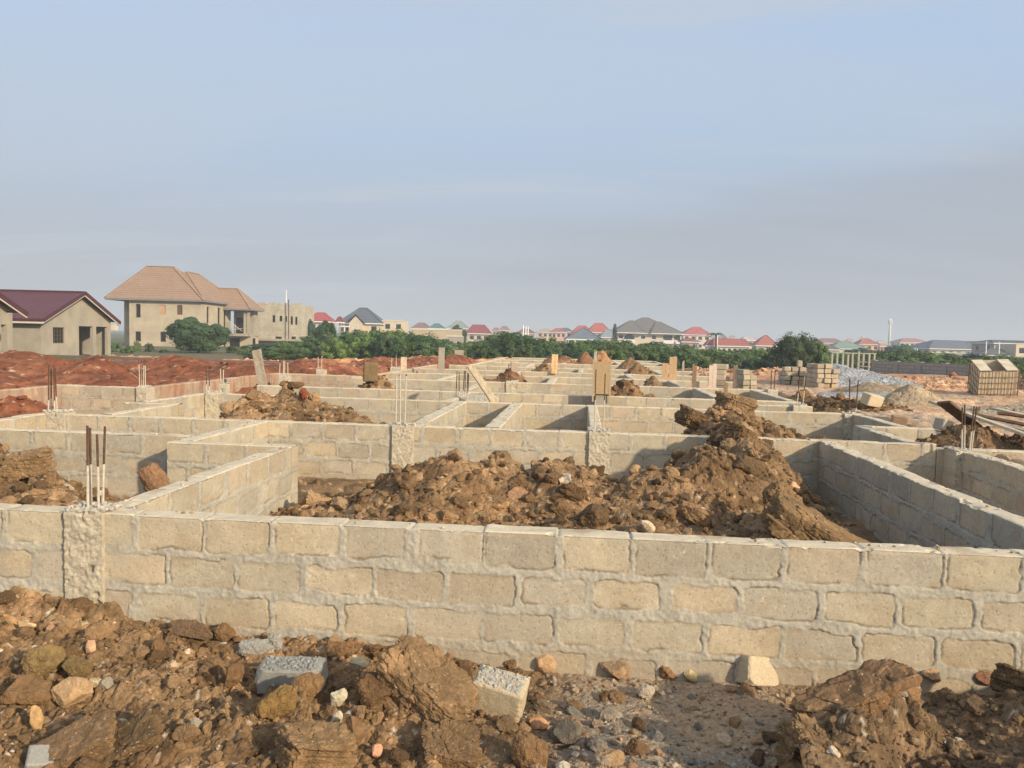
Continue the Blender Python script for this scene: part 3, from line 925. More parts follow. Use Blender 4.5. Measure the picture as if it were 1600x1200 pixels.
PILLARS = [  # label, picture columns, plot depths, top, bars (picture columns), their depth, length, coated share, mesh step, crumbs, bar radius
    ('rough honeycombed pillar in the front wall with four tall bars', 101, 160, 800, 4.66, 4.88, .91, (137, 142, 154, 160), 4.78, .60, .56, .007, 120, .0078),
    ('pillar with a crumbly overflowing top and four dark bars at left', 66, 100, 645, 10.0, 10.24, .93, (75, 79, 85, 89), 10.1, .68, .3, .012, 120, .009),
    ('smooth square pillar at the corner of the left side wall', 321, 339, 613, 14.16, 14.42, .93, (323, 328), 14.3, .55, .3, .014, 20, .009),
    ('grey pillar with pebbly edge behind the left end of the big clay heap', 613, 646, 662, 10.0, 10.24, .92, (619, 626, 633), 10.12, .70, .98, .010, 60, .009),
    ('white striped pillar with two thin bars in the middle of the second wall', 921, 953, 673, 10.0, 10.42, .92, (930, 944), 10.3, .85, .5, .010, 70, .007),
    ('rough shaded pillar at right with four leaning bars', 1494, 1519, 704, 9.72, 10.04, .87, (1505, 1509, 1517, 1520), 9.88, .62, .5, .010, 70, .009),
    ('smooth pillar flush in the third wall at the yard side with two bars', 1320, 1336, 647, 14.17, 14.42, .91, (1330, 1338), 14.36, .66, .1, .015, 15, .011),
    ('pebbly grey pier below the leaning plank with six bars', 703, 768, 620, 15.2, 16.6, .86, (713, 719, 724, 727, 730, 732), 15.6, .60, .3, .022, 60, .009),
    ('grey patched pier in the fifth cross wall', 791, 808, 598, 20.97, 21.2, .92, (795, 799), 21.3, .58, .0, .022, 20, .010),
    ('pillar by the yard with two thin bars before the dark clods', 1240, 1262, 634, 15.6, 15.9, .92, (1247, 1256), 15.75, .62, .5, .02, 40, .009),
    ('pillar with two dark bars at the yard edge before the block stacks', 1200, 1216, 606, 20.9, 21.2, .92, (1206, 1212), 21.0, .62, .0, .025, 15, .013),
    ('pillar with four thin bars below the red bank', 213, 229, 603, 15.1, 15.4, .92, (218, 221, 224, 227), 15.25, .62, .8, .02, 30, .008),
    ('pillar with a pair of bars beside the red formed wall', 342, 353, 600, 16.8, 17.0, .92, (345, 349), 16.9, .42, .9, .025, 15, .010),
    ('pillar with tall thin bars before the red bank', 436, 450, 590, 20.95, 21.2, .92, (438, 442, 446, 449), 21.1, .62, .7, .03, 15, .011),
    ('pillar with two thin bars left of the square clay lump', 494, 506, 586, 24.75, 25.05, .92, (498, 502), 24.9, .6, .8, .03, 10, .012),
    ('far pillar with a pair of bars right of the square clay lump', 610, 622, 580, 28.4, 28.75, .92, (613, 619), 28.6, .6, .7, .035, 10, .013),
]
for k, (lb, pa, pb, py, va, vb, z1, bars, bv, top, cem, res, cr, br_) in enumerate(PILLARS):
    pillar(lb, upx(pa, va, py), upx(pb, va, py), va, vb, z1, 61 + k, [(upx(q, bv + (.05 if i % 2 else -.05) * (bv < 18), py - 40), bv + (.05 if i % 2 else -.05)) for i, q in enumerate(bars)], top, cem, res, .008, cr, barr=br_, lean=.03 if k else .02)

# ------------------------------------------------------------------ earth heaps
heap('earth_heap', 'big brown clay heap filling the room right behind the front wall', [
    (-.15, 7.5, .80, 1.5, 1.25, .0), (-1.25, 7.4, .80, 1.45, 1.25, .2), (-2.3, 7.3, .28, 1.1, 1.5, 0), (1.95, 9.7, 1.02, .85, 1.0, 0), (-.75, 7.5, .84, .6, .7, 0), (1.35, 7.9, .92, 1.25, 1.1, .3), (.8, 7.2, .80, 1.3, 1.2, 0), (1.95, 9.0, .95, .8, 1.2, .2),
    (1.75, 6.5, .62, 1.0, 1.0, -.6), (.3, 6.3, .50, 2.2, 1.0, 0), (-1.6, 6.3, .35, 1.2, 1.2, 0), (2.1, 5.6, .30, .9, .6, 0)],
     (-2.98, 3.02, 4.9, 9.99), .017, .18, CLAY, 101, .55, (520, 4500), (.05, .19), pale=.16, sub=(4, 2), tiny=2.0)
heap('earth_heap', 'tall brown clay heap tumbling over the second wall at right', [
    (2.1, 11.2, 1.24, 1.0, 1.1, 0), (2.75, 11.6, .88, 1.2, .9, -.2), (1.8, 10.9, 1.05, .6, .9, 0), (3.3, 11.9, .45, .9, .8, 0), (2.05, 10.3, 1.14, .70, .9, 0), (2.0, 9.5, 1.04, .75, .8, 0)],
     (1.1, 4.15, 9.0, 13.6), .024, .2, CLAY, 102, .55, (220, 2200), (.06, .19), pale=.12, tiny=2.0)
heap('earth_heap', 'brown clay heap of big clods in the room at the left frame edge', [
    (-5.9, 6.9, .85, 1.3, 1.2, 0), (-6.9, 7.0, .8, 1.3, 1.2, 0), (-4.9, 6.5, .50, 1.2, 1.2, .3), (-4.2, 6.2, .30, .9, .8, 0)],
     (-7.6, -3.25, 4.9, 8.3), .02, .18, CLAY, 103, .6, (240, 2200), (.06, .2), pale=.14)
heap('earth_heap', 'broad dark brown heap behind the second wall left of the middle', [
    (-4.5, 12.0, .98, 1.5, 1.5, 0), (-5.2, 12.0, 1.05, .95, 1.1, 0), (-3.8, 11.8, .85, 1.3, 1.1, .2), (-3.1, 11.5, .5, .8, .9, 0), (-4.75, 12.1, 1.18, .6, .6, 0)],
     (-6.5, -2.36, 10.3, 13.9), .026, .2, CLAY, 104, .6, (200, 2000), (.06, .18), pale=.10)
heap('earth_heap', 'low brown heap carrying the square clay lump', [
    (upx(592, 17.9), 17.9, .95, 1.1, .8, 0), (upx(578, 17.9), 17.9, .8, .5, .5, 0)], (-5.9, -3.2, 17.02, 19.2), .035, .25, CLAY[[0, 2, 4, 5]], 105, .8, (30, 160), (.08, .2), pale=.02)
heap('earth_heap', 'red brown heap left of the leaning plank', [
    (-1.95 - .1, 22.6, 1.02, 1.0, 1.1, 0), (-2.7, 22.4, .75, 1.0, .9, 0), (-1.4, 22.4, .6, .8, .8, 0)], (-3.8, -.98, 21.25, 24.0), .04, .25, (CLAY + REDS[[0, 1, 2, 3, 0, 1]]) * .5, 106, .8, (60, 300), (.08, .2), pale=.03)
heap('earth_heap', 'small brown cone in the far foundation left of the thin bars', [
    (-1.45, 31.2, .98, 1.1, 1.0, 0), (-.9, 31.3, .6, .8, .8, 0)], (-2.8, .2, 29.5, 32.8), .06, .25, CLAY, 107, .8, (30, 150), (.1, .2), pale=.03)
heap('earth_heap', 'reddish heap with a pale slab among the last left rooms', [
    (-.9, 41.5, 1.1, 1.4, 1.2, 0), (.2, 42, 1.35, 1.0, 1.0, 0), (-1.6, 41, 1.0, 1.0, 1.0, 0)], (-2.6, 1.6, 39.5, 44), .08, .25, (CLAY + REDS[[0, 1, 2, 3, 0, 1]]) * .5, 108, .8, (30, 150), (.1, .22), pale=.05)
heap('earth_heap', 'orange pebble heap just right of the far reddish heap', [(1.2, 44, 1.4, 1.2, 1.0, 0)], (-.2, 2.6, 42, 46), .09, .25, np.array([(.42, .22, .10), (.38, .17, .08), (.46, .27, .13), (.35, .18, .09)]), 109, .8, (20, 100), (.1, .2))
heap('earth_heap', 'dark brown lumpy heap right of the plywood pillar', [
    (1.1, 18.6, 1.02, .9, 1.0, 0), (.75, 18.2, .85, .7, .8, 0), (1.7, 18.3, .7, .9, .9, 0)], (.35, 2.9, 17.02, 20.5), .035, .22, CLAY[[0, 2, 4, 5]], 110, 1.0, (70, 300), (.08, .2), pale=.06)
heap('earth_heap', 'pointed brown heap at right behind the lumpy middle heap', [
    (2.1, 22.4, 1.05, .75, .8, 0), (2.0, 22.3, .6, 1.1, .9, 0), (1.3, 22.2, .5, .9, .8, 0)], (.3, 2.72, 21.25, 24), .045, .2, CLAY, 111, .9, (40, 160), (.08, .18))
heap('earth_heap', 'small rounded brown heap near the last cross wall', [(2.3, 36.2, 1.25, 1.3, 1.1, 0)], (.7, 4.0, 34.5, 38), .07, .2, CLAY, 112, .7, (25, 120), (.1, .2))
heap('earth_heap', 'ribbed brown heap in front of the small rounded heap', [(2.2, 30.3, 1.15, 1.0, .9, 0), (2.6, 30.4, 1.0, .8, .8, 0)], (.8, 3.9, 29, 32), .06, .2, CLAY[[0, 2, 4, 5]], 113, .9, (25, 100), (.1, .2))
heap('earth_heap', 'scatter of dark clods beside the white broken block in the yard', [
    (5.55, 17.0, .28, .7, .5, 0), (5.1, 17.8, .3, .7, .6, 0), (6.3, 16.6, .22, .6, .5, 0)], (4.72, 7.3, 16.0, 18.6), .03, .78, CLAY[[0, 2, 5, 4]], 114, 1.1, (50, 200), (.08, .2), pale=.1, group='earth heaps in the yard')
heap('earth_heap', 'dark brown mound behind the right pillar under the planks', [
    (5.25, 10.9, .42, .75, .6, 0), (5.9, 10.8, .25, .8, .6, 0), (4.9, 10.7, .2, .6, .4, 0)], (4.5, 7.2, 10.3, 11.9), .018, .72, CLAY[[0, 2, 5, 5]] * .8, 115, .9, (60, 300), (.05, .13), group='earth heaps in the yard')
heap('earth_heap', 'brown mound cut by the right frame edge above the shaded wall', [
    (5.9, 9.0, .42, .9, .6, 0), (6.6, 8.8, .5, .9, .7, 0)], (4.9, 7.6, 8.1, 9.95), .018, .62, CLAY[[0, 2, 5, 4]], 116, .9, (60, 300), (.05, .13), group='earth heaps in the yard')
RPAL = REDS
heap('earth_bank', 'long dark red earth bank along the left side before the houses', [
    (-12.6, 18.5, .62, 3.2, 2.6, 0), (-15.5, 17.6, .8, 3.4, 2.6, 0), (-19.5, 17.5, .9, 4, 3, 0), (-10.6, 20.5, .55, 2.4, 2.2, 0), (-13.6, 20.2, 1.0, 1.7, 1.5, 0), (-11, 24.0, .75, 3.2, 2.5, 0), (-9.6, 27.5, .85, 2.6, 3.0, 0), (-8.4, 32, .85, 2.4, 3.5, 0), (-7.6, 37, .8, 2.2, 4, 0), (-6.9, 42, .8, 1.8, 4, 0), (-13.5, 24.5, .9, 3.0, 2.5, 0), (-17, 22, 1.0, 3.5, 2.5, 0)],
     (-24, -5.4, 15.4, 47), .085, .42, RPAL, 117, .7, (110, 1800), (.08, .22), pale=.14, group='red earth banks', cat='earth bank', mat=M_SOILF, lscale=2.0, sub=(3, 1))
heap('earth_heap', 'red earth heap inside the walled room at the far left', [
    (-9.6, 12.2, .78, 1.7, 1.5, 0), (-8.4, 11.6, .45, 1.3, .9, 0), (-10.2, 11.0, .7, 1.2, 1.2, 0)], (-10.75, -7.6, 9.6, 14.9), .04, .2, RPAL, 118, 1.0, (60, 500), (.06, .16), pale=.10, group='red earth banks')
heap('earth_bank', 'orange earth ridge behind the dark red bank before the bushes', [
    (-19, 43, .40, 6, 2.5, 0), (-26, 43, .42, 6, 2.5, 0), (-13.5, 45, .6, 5, 2.2, 0), (-9.5, 49, .8, 4, 2.2, 0), (-5.5, 53, .7, 4, 2, 0), (-33, 41, .4, 6, 3, 0)],
     (-40, -1.8, 39.5, 55), .15, .15, np.array([(.46, .24, .115), (.40, .19, .09), (.50, .30, .16), (.36, .16, .07)]), 119, .9, (120, 900), (.12, .3), pale=.2, group='red earth banks', cat='earth bank', mat=M_SOILF, lscale=2.5, sub=(2, 1))
GRV = np.array([(.36, .365, .37), (.31, .318, .33), (.42, .415, .41), (.25, .26, .275)])
heap('gravel_heap', 'blue grey heap of crushed stone behind the block stacks', [
    (8.9, 27.6, .78, 1.5, 1.3, 0), (9.7, 27.7, .62, 1.7, 1.3, 0), (10.6, 27.9, .35, 1.4, 1.0, 0), (8.0, 27.5, .6, 1.2, 1.1, 0)], (6.4, 12.6, 25.9, 30), .05, .78, GRV, 120, .12, (0, 5200), (.07, .10), pale=.0, cat='gravel heap', group='loose material in the yard', sub=(2, 1), speck=0)
heap('gravel_spill', 'thin spill of grey gravel on the ground before the gravel heap', [
    (7.6, 21.2, .07, 1.3, .8, 0), (8.6, 21.4, .06, 1.0, .6, 0)], (6.2, 10, 20, 22.6), .04, .83, GRV, 121, .1, (0, 900), (.05, .07), pale=0, cat='gravel', group='loose material in the yard', sub=(2, 1), speck=0)
SND = np.array([(.29, .22, .14), (.25, .188, .118), (.32, .245, .158), (.21, .158, .10)])
heap('sand_heap', 'pale ribbed sand heap in the middle of the yard', [
    (7.75, 18.7, .52, .72, .7, 0), (7.3, 18.5, .25, .7, .6, 0), (8.15, 18.9, .35, .7, .6, 0)], (6.3, 10.2, 17.4, 20.2), .035, .8, SND, 122, .35, (0, 60), (.06, .09), pale=.1, cat='sand heap', group='loose material in the yard', speck=.2)
heap('sand_heap', 'smaller flat sand heap between gravel and ribbed sand', [
    (7.9, 21.9, .38, 1.1, .8, 0), (8.7, 22.1, .33, .9, .7, 0)], (6.6, 10, 20.9, 23.4), .04, .8, SND * .95, 123, .3, (0, 60), (.06, .09), pale=.1, cat='sand heap', group='loose material in the yard', speck=.2)
GRM = np.array([(.38, .31, .22), (.33, .27, .19), (.42, .35, .255), (.30, .23, .155)])
heap('mortar_spill', 'low grey brown spread of old mortar before the tank', [
    (9.5, 17.2, .16, 1.5, .8, 0), (10.8, 17.5, .20, 1.6, .9, 0), (12.0, 17.3, .2, 1.5, .9, 0)], (6.6, 13.4, 15.4, 18.9), .04, .8, GRM, 124, .5, (30, 400), (.06, .14), pale=.1, cat='mortar spread', group='loose material in the yard')
ORP = np.array([(.50, .30, .17), (.42, .22, .11), (.56, .38, .24), (.36, .17, .08)])
heap('rubble_bank', 'orange stony rubble bank before the grey boundary wall', [
    (12.0, 29.5, .30, 3.0, 2.5, 0), (14.5, 30.5, .35, 3.0, 2.5, 0), (10.2, 25.5, .2, 2.0, 1.5, 0), (12.6, 25.5, .25, 2.2, 1.6, 0), (17.5, 31, .5, 3.0, 2.5, 0)], (8.8, 22, 23.8, 34), .08, .74, ORP, 125, .8, (120, 1500), (.10, .22), pale=.35, cat='rubble bank', group='loose material in the yard', mat=M_SOILF, sub=(2, 1), lscale=1.3)
heap('earth_heap', 'brown stony mound behind the tank at the right frame edge', [
    (16.2, 27.0, 1.1, 2.2, 2.2, 0), (18.2, 27.6, 1.1, 2.4, 2.2, 0)], (13.2, 21, 24.4, 30.5), .06, .75, np.array([(.25, .15, .085), (.30, .19, .115), (.21, .12, .065), (.34, .23, .15)]), 126, .9, (90, 900), (.08, .2), pale=.25, group='earth heaps in the yard', sub=(3, 1))
heap('rubble_bank', 'orange rubble strip with pale stones left of the block stacks', [
    (5.8, 33.5, .35, 2.2, 1.6, 0), (8.6, 34.5, .4, 2.4, 1.6, 0), (11.5, 35.5, .3, 2.5, 1.5, 0)], (4.75, 14.5, 31.5, 37.5), .09, .72, ORP, 127, .8, (100, 700), (.12, .28), pale=.45, cat='rubble bank', group='loose material in the yard', mat=M_SOILF, sub=(2, 1), lscale=1.5)

# foreground heaps at the right
DK = np.array([(.165, .105, .056), (.20, .13, .07), (.13, .08, .042), (.22, .15, .085)])  # darker brown palette for the bottom right heap
heap('earth_heap', 'dark clay heap in the bottom right corner', [
    (2.55, 3.95, .44, 1.0, .55, 0), (3.2, 3.95, .5, 1.0, .6, 0), (2.2, 3.4, .26, .8, .6, 0), (3.0, 3.3, .42, 1.0, .7, 0), (upx(1250, 3.42, 1130), 3.42, .33, .36, .32, .5), (upx(1318, 3.62, 1080), 3.62, .42, .38, .30, .5), (upx(1385, 3.84, 1050), 3.84, .46, .36, .30, .5)], (1.0, 4.6, 2.5, 4.62), .0105, .05, DK, 130, .5, (620, 5200), (.024, .095), pale=.08, sub=(4, 2), tiny=2.0, group='heaps and clods before the front wall')


# ------------------------------------------------------------------ single stones, clods and broken blocks before the front wall
def boxrock(size, seed, sub=5, crumb=.03, chips=3, wear=.985):
    v, f = ico(sub); rg = np.random.RandomState(seed)
    r = np.full(len(v), 9.0); s = np.array(size)
    d = v / s
    r = 1 / np.max(np.abs(d), axis=1)                 # box surface
    p = v * r[:, None]
    for _ in range(chips):
        n = rg.choice([-1, 1], 3) * rg.uniform(.4, 1, 3); n /= np.linalg.norm(n)
        k = (np.abs(n) * s).sum() * rg.uniform(.80, .93)
        dn = p @ n
        p = np.where((dn > k)[:, None], p * (k / np.maximum(dn, 1e-6))[:, None], p)
    q = p / s
    e = np.sort(np.abs(q), axis=1)[:, 1]              # closeness to an edge
    p = p * (1 - .05 * sst(.86, 1, e))[:, None]
    p = p * (1 + crumb * fbm3(p / max(size) * 5 + seed, 4, seed, .6) * (1 + sst(.8, 1, e)))[:, None]
    return p, f


def strata_clod(label, px, py, Y, size, seed, col, rot, col2=None, group='clay clods before the front wall', bed=(0.15, .25, 1.0)):
    """a big broken lump of bedded clay: flat fracture faces, shifted layers, crumbly skin"""
    v, f = boxrock(size, seed, 6, .05, 6)
    m = max(size); q = v / m; n = np.array(bed) / np.linalg.norm(bed)
    t = q @ n * 5.5 + .35 * fbm3(q * 2.2, 3, seed)
    k = np.floor(t); fr = t - k
    sh = _h(k.astype(np.int64), (k * 0).astype(np.int64), (k * 0).astype(np.int64), seed) - .5
    crack = np.exp(-(np.minimum(fr, 1 - fr) / .06) ** 2) * sst(-.3, .3, fbm3(q * 3 + 5, 2, seed + 2))
    lv, ck, hid = chunk3(q * 2.7 + seed % 17, seed + 3); lv2, ck2, h2 = chunk3(q * 7 + seed % 13, seed + 4)
    g = 1 + .15 * sh - .05 * crack + .11 * lv * (1 - ck) + .06 * lv2 * (1 - ck2) - .03 * ck + .045 * fbm3(q * 6, 4, seed + 5) + .02 * fbm3(q * 24, 3, seed + 6, .6)
    v = v * g[:, None]
    c = np.tile(np.array(col, float), (len(v), 1)) * (1 + .3 * fbm3(q * 4 + seed, 4, seed) + .35 * (hid - .5))[:, None]
    if col2 is not None:
        c = mix(c, col2, sst(.0, .4, fbm3(q * 2.0 + seed * 1.3, 3, seed + 2)))
    c = np.where((_h(np.floor(q[:, 0] * 40).astype(np.int64), np.floor(q[:, 1] * 40).astype(np.int64), np.floor(q[:, 2] * 40).astype(np.int64), 3) > .989)[:, None], np.array((.50, .38, .24)), c)
    o = mk('clay_clod', v, f, M_ROCK, cols=c); o.location = at_y(px, py, Y); o.rotation_euler = rot
    return tag(o, label, 'clay clod', group)


def broken_block(label, px, pyb, size, seed, col, rot, cap=None, sink=.15, group='broken blocks before the front wall', cat='broken block', at=None, sub=5):
    v, f = boxrock(size, seed, sub)
    c = np.tile(np.array(col, float), (len(v), 1)) * (1 + .12 * fbm3(v * 16 + seed, 4, seed))[:, None]
    p = at or ground_at(px, pyb)
    ob = mk('broken_block', v, f, M_WALL, cols=c, smooth=False)
    ob.location = (p[0], p[1] + size[1] * .6, p[2] + size[2] * (1 - sink)); ob.rotation_euler = rot
    tag(ob, label, cat, group)
    if cap is not None:                                # a crust of old mortar on its upper side
        rg = np.random.RandomState(seed); n = 190
        pos = np.stack([rg.uniform(-.85, .85, n) * size[0], rg.uniform(-.8, .8, n) * size[1], np.full(n, size[2])], -1)
        a, b, cc = scatter(pos, rg.uniform(.004, .017, n), np.array(cap) * rg.uniform(.8, 1.15, (n, 1)), 2, seed)
        mk('mortar_crust', a, b, M_CONC, ob, cols=cc)['kind'] = 'stuff'
    return ob


BLKC, BLKG = (.47, .38, .25), (.36, .34, .29)
broken_block('tilted half block with crusty mortar on top, standing on the rubble', 778, 1122, (.14, .085, .11), 11, BLKC, (.22, .18, -.22), cap=(.46, .43, .37))
broken_block('grey half block lying in the clay left of the great clod', 452, 1078, (.18, .085, .07), 12, (.30, .285, .245), (.1, -.06, -.12), cap=(.34, .325, .285))
broken_block('pale broken block leaning on the foot of the wall at right', 1182, 1064, (.115, .07, .085), 13, (.52, .42, .28), (-.25, .18, .35))
broken_block('grey block corner poking from the soil at the bottom left edge', 62, 1206, (.075, .06, .055), 14, (.31, .29, .245), (.3, .2, .5), sink=.7)
broken_block('pale broken block lying among dark clods in the yard', 0, 0, (.22, .11, .12), 15, (.52, .43, .29), (.25, .15, .5), at=(*W(6.0, 16.3), .92), group='broken blocks in the yard', sub=4)
broken_block('small grey block piece on the yard behind the short cross wall', 0, 0, (.12, .09, .09), 16, (.40, .35, .27), (.1, .2, .4), at=(*W(5.7, 12.5), .84), group='broken blocks in the yard', sub=4)
broken_block('brown block piece lying on the yard left of the small grey one', 0, 0, (.12, .08, .07), 17, (.33, .22, .13), (.1, .1, -.3), at=(*W(5.35, 13.3), .84), group='broken blocks in the yard', sub=4)

CB, CD, CO, CT = (.20, .115, .054), (.145, .083, .039), (.255, .146, .07), (.34, .215, .11)
G1 = 'clay clods before the front wall'
stone('clay_clod', 'dark lump with a white stone on it, against the great clod', 585, 1112, (.12, .10, .12), 402, CD, (.1, -.3, .3), 'clay clod', G1, 5, 3, .12, lo=.48, crumb=.10)
stone('clay_clod', 'flat dark clod lying against the wall foot at left', 292, 1003, (.17, .08, .075), 403, (.17, .105, .06), (.1, .18, -.1), 'clay clod', G1, 5, 3, .12, lo=.48, crumb=.12)
stone('clay_clod', 'brown clod right of the flat dark one by the wall foot', 350, 1004, (.09, .07, .075), 404, CB, (.1, .2, .5), 'clay clod', G1, 5, 3, .12, lo=.48, crumb=.1)
stone('clay_clod', 'brown clod at the wall foot above the grey half block', 525, 1030, (.11, .08, .07), 405, CB, (.3, .1, .4), 'clay clod', G1, 5, 3, .12, lo=.48, crumb=.12)
stone('clay_clod', 'rough clod at the wall foot left of the tilted half block', 680, 1062, (.10, .08, .09), 406, CB, (.2, .4, .1), 'clay clod', G1, 5, 3, .12, lo=.48, crumb=.12)
stone('clay_clod', 'darker clod touching the tilted half block from the left', 722, 1064, (.08, .07, .07), 407, CD, (.6, .1, .2), 'clay clod', G1, 5, 3, .12, lo=.48, crumb=.12)
stone('clay_clod', 'small brown clod by the wall left of the squarish orange stone', 800, 1045, (.055, .05, .045), 408, CB, (.6, .1, .2), 'clay clod', G1, 4, 7, .2, crumb=.12)
stone('clay_clod', 'olive brown round clod on the left slope', 62, 1068, (.135, .10, .12), 409, (.22, .145, .06), (.1, .2, .5), 'clay clod', G1, 5, 3, .12, crumb=.1, lo=.45)
stone('clay_clod', 'second olive clod right of the round one on the left slope', 112, 1064, (.10, .08, .10), 410, (.20, .13, .055), (.5, .2, .1), 'clay clod', G1, 5, 3, .12, crumb=.1, lo=.45)
stone('clay_clod', 'wide brown clod at the left frame edge', 22, 1112, (.17, .11, .10), 411, CB, (.1, .1, .2), 'clay clod', G1, 5, 3, .12, lo=.48, crumb=.1)
strata_clod('brown clod with an orange top below the grey half block', 450, 1138, 3.65, (.12, .10, .09), 414, (.215, .13, .062), (.2, -.4, .2), (.42, .27, .14))
strata_clod('large brown clod cut by the bottom edge left of middle', 490, 1178, 3.35, (.15, .11, .10), 415, (.235, .145, .07), (.15, .2, .6))
stone('clay_clod', 'leaning flat clod between grey half block and great clod', 470, 1106, (.13, .09, .09), 416, (.24, .14, .06), (.3, -.5, .2), 'clay clod', G1, 5, 3, .12, lo=.48, crumb=.1)
stone('clay_clod', 'olive clod left of the orange topped rock', 425, 1130, (.12, .10, .10), 417, (.23, .14, .05), (.3, -.3, .2), 'clay clod', G1, 5, 3, .12, lo=.48, crumb=.1)
stone('clay_clod', 'pear shaped brown stone standing before the great clod', 552, 1172, (.055, .05, .10), 418, CB, (.1, -.35, .2), 'clay clod', G1, 4, 7, .15, crumb=.05)
strata_clod('dark clod at the bottom edge below the great clod', 700, 1176, 3.5, (.13, .11, .085), 419, (.165, .10, .048), (.35, .15, .2))
stone('clay_clod', 'leaning brown slab standing by the mortar lump at left', 362, 1078, (.06, .05, .10), 420, CB, (.2, .5, .2), 'clay clod', G1, 5, 3, .12, lo=.48, crumb=.1)
stone('clay_clod', 'small reddish clod at the wall foot right of the big brown stone', 1046, 1062, (.085, .06, .06), 421, (.23, .13, .06), (.2, .5, .2), 'clay clod', G1, 5, 3, .12, lo=.48, crumb=.12)
stone('clay_clod', 'dark grey stone in the gravel right of the tilted half block', 888, 1168, (.085, .07, .075), 422, (.14, .115, .085), (.2, .1, .2), 'clay clod', G1, 5, 8, .12, crumb=.05)
stone('clay_clod', 'slanting brown clod at the bottom edge right of middle', 830, 1206, (.13, .10, .10), 423, CB, (.2, .5, -.2), 'clay clod', G1, 5, 4, .12, lo=.48, crumb=.08)
stone('cut_clay', 'smooth grey slice of clay under the upturned slab', 1432, 1128, (.11, .05, .09), 428, (.33, .265, .17), (.3, .35, .35), 'clay clod', G1, 5, 7, .06, crumb=.02, sink=.0)
stone('clay_clod', 'dark clod in the bottom right soil right of the upturned slab', 1462, 1206, (.16, .12, .13), 426, (.16, .105, .05), (.2, .1, .6), 'clay clod', G1, 5, 3, .12, lo=.48, crumb=.1, sink=.0)
stone('clay_clod', 'knobbly light brown clod near the bottom right corner', 1566, 1206, (.06, .05, .06), 427, (.30, .19, .10), (.2, .1, .6), 'clay clod', G1, 5, 7, .3, 3.0, .5, .08, sink=-.6)
strata_clod('great layered brown clod with an orange broken end, bottom middle', 655, 1086, 3.86, (.235, .16, .165), 401, (.21, .13, .064), (.15, .52, -.3), (.34, .205, .10))
strata_clod('long upturned clay slab lying up the crest of the right heap', 1338, 1098, 3.72, (.31, .12, .105), 424, (.20, .115, .056), (.12, -.33, .30), (.31, .18, .085))
strata_clod('blunt brown clod in front of the upturned slab at the bottom edge', 1280, 1182, 3.45, (.16, .12, .12), 425, (.195, .12, .058), (.2, .25, .2), (.26, .165, .08))
strata_clod('dark slanting clay slab near the bottom left corner', 198, 1172, 3.42, (.17, .10, .075), 413, (.15, .093, .045), (.3, -.5, .3))
strata_clod('flat brown slab of clay left of the dark slanting one', 118, 1172, 3.36, (.17, .10, .06), 412, (.20, .122, .06), (.35, -.42, .35))
strata_clod('dark clod on the right heap by the frame edge', 1585, 1070, 4.1, (.10, .08, .08), 429, (.15, .09, .043), (.2, .4, .6))
G2 = 'pale stones before the front wall'
stone('stone', 'squarish orange stone tilted against the wall foot, middle', 852, 1046, (.085, .06, .068), 431, (.46, .29, .155), (.2, .32, .2), 'stone', G2, 4, 7, .06, lo=.7)
stone('stone', 'big brown stone with an orange flank at the wall foot', 962, 1062, (.11, .075, .075), 432, (.28, .19, .11), (.1, .25, .3), 'stone', G2, 5, 9, .1, lo=.5, col2=(.42, .25, .12))
stone('stone', 'small yellowish stone at the wall right of the reddish clod', 1080, 1060, (.055, .04, .04), 433, (.52, .39, .20), (.1, .4, .3), 'stone', G2, 4, 9, .08)
stone('stone', 'pale orange flake lying on the left slope near the wall', 40, 983, (.065, .03, .03), 434, (.60, .40, .21), (.1, .1, .1), 'stone', G2, 3, 9, .06, lo=.4)
stone('stone', 'upright pink orange flake right of the olive clods', 140, 1026, (.035, .02, .065), 435, (.62, .39, .24), (.1, .25, .1), 'stone', G2, 3, 9, .06, lo=.5)
stone('stone', 'tan rough stone low on the left slope', 104, 1104, (.10, .075, .075), 436, (.44, .28, .145), (.1, .1, .4), 'stone', G2, 5, 8, .12)
stone('stone', 'slim upright orange chip at the left below the tan stone', 54, 1142, (.03, .025, .075), 437, (.55, .34, .15), (.1, -.15, .4), 'stone', G2, 3, 8, .1)
stone('stone', 'small yellow white chip right of the tan stone', 150, 1074, (.045, .03, .03), 438, (.54, .41, .23), (.1, .4, .4), 'stone', G2, 3, 8, .1)
stone('stone', 'yellow white stone stuck on the dark lump by the great clod', 560, 1062, (.065, .04, .045), 439, (.56, .46, .29), (.1, .1, .4), 'stone', G2, 4, 8, .15, sink=-.9)
stone('stone', 'upright white chip below the dark lump', 528, 1106, (.045, .03, .06), 440, (.55, .47, .33), (.1, .1, .4), 'stone', G2, 4, 8, .15)
stone('stone', 'small white pebble under the upright white chip', 525, 1136, (.03, .025, .045), 441, (.5, .43, .3), (.1, .1, .4), 'stone', G2, 3, 8, .1)
stone('stone', 'small pink brick chip below the great clod', 588, 1182, (.03, .025, .03), 442, (.56, .30, .18), (.1, .1, .4), 'stone', G2, 3, 8, .1)
stone('stone', 'flat orange stone in the gravel at the bottom middle', 842, 1142, (.055, .04, .035), 443, (.48, .25, .12), (.1, .3, .4), 'stone', G2, 4, 8, .1)
stone('stone', 'brown brick piece behind the right heap at the wall foot', 1524, 1066, (.09, .06, .045), 444, (.28, .14, .08), (.1, .1, .2), 'stone', G2, 4, 7, .08, lo=.6, sink=-1.2)
stone('stone', 'orange grey stone right of the upturned slab at the wall', 1452, 1076, (.075, .05, .045), 445, (.46, .28, .15), (.1, .2, .2), 'stone', G2, 4, 8, .12, sink=-1.2)
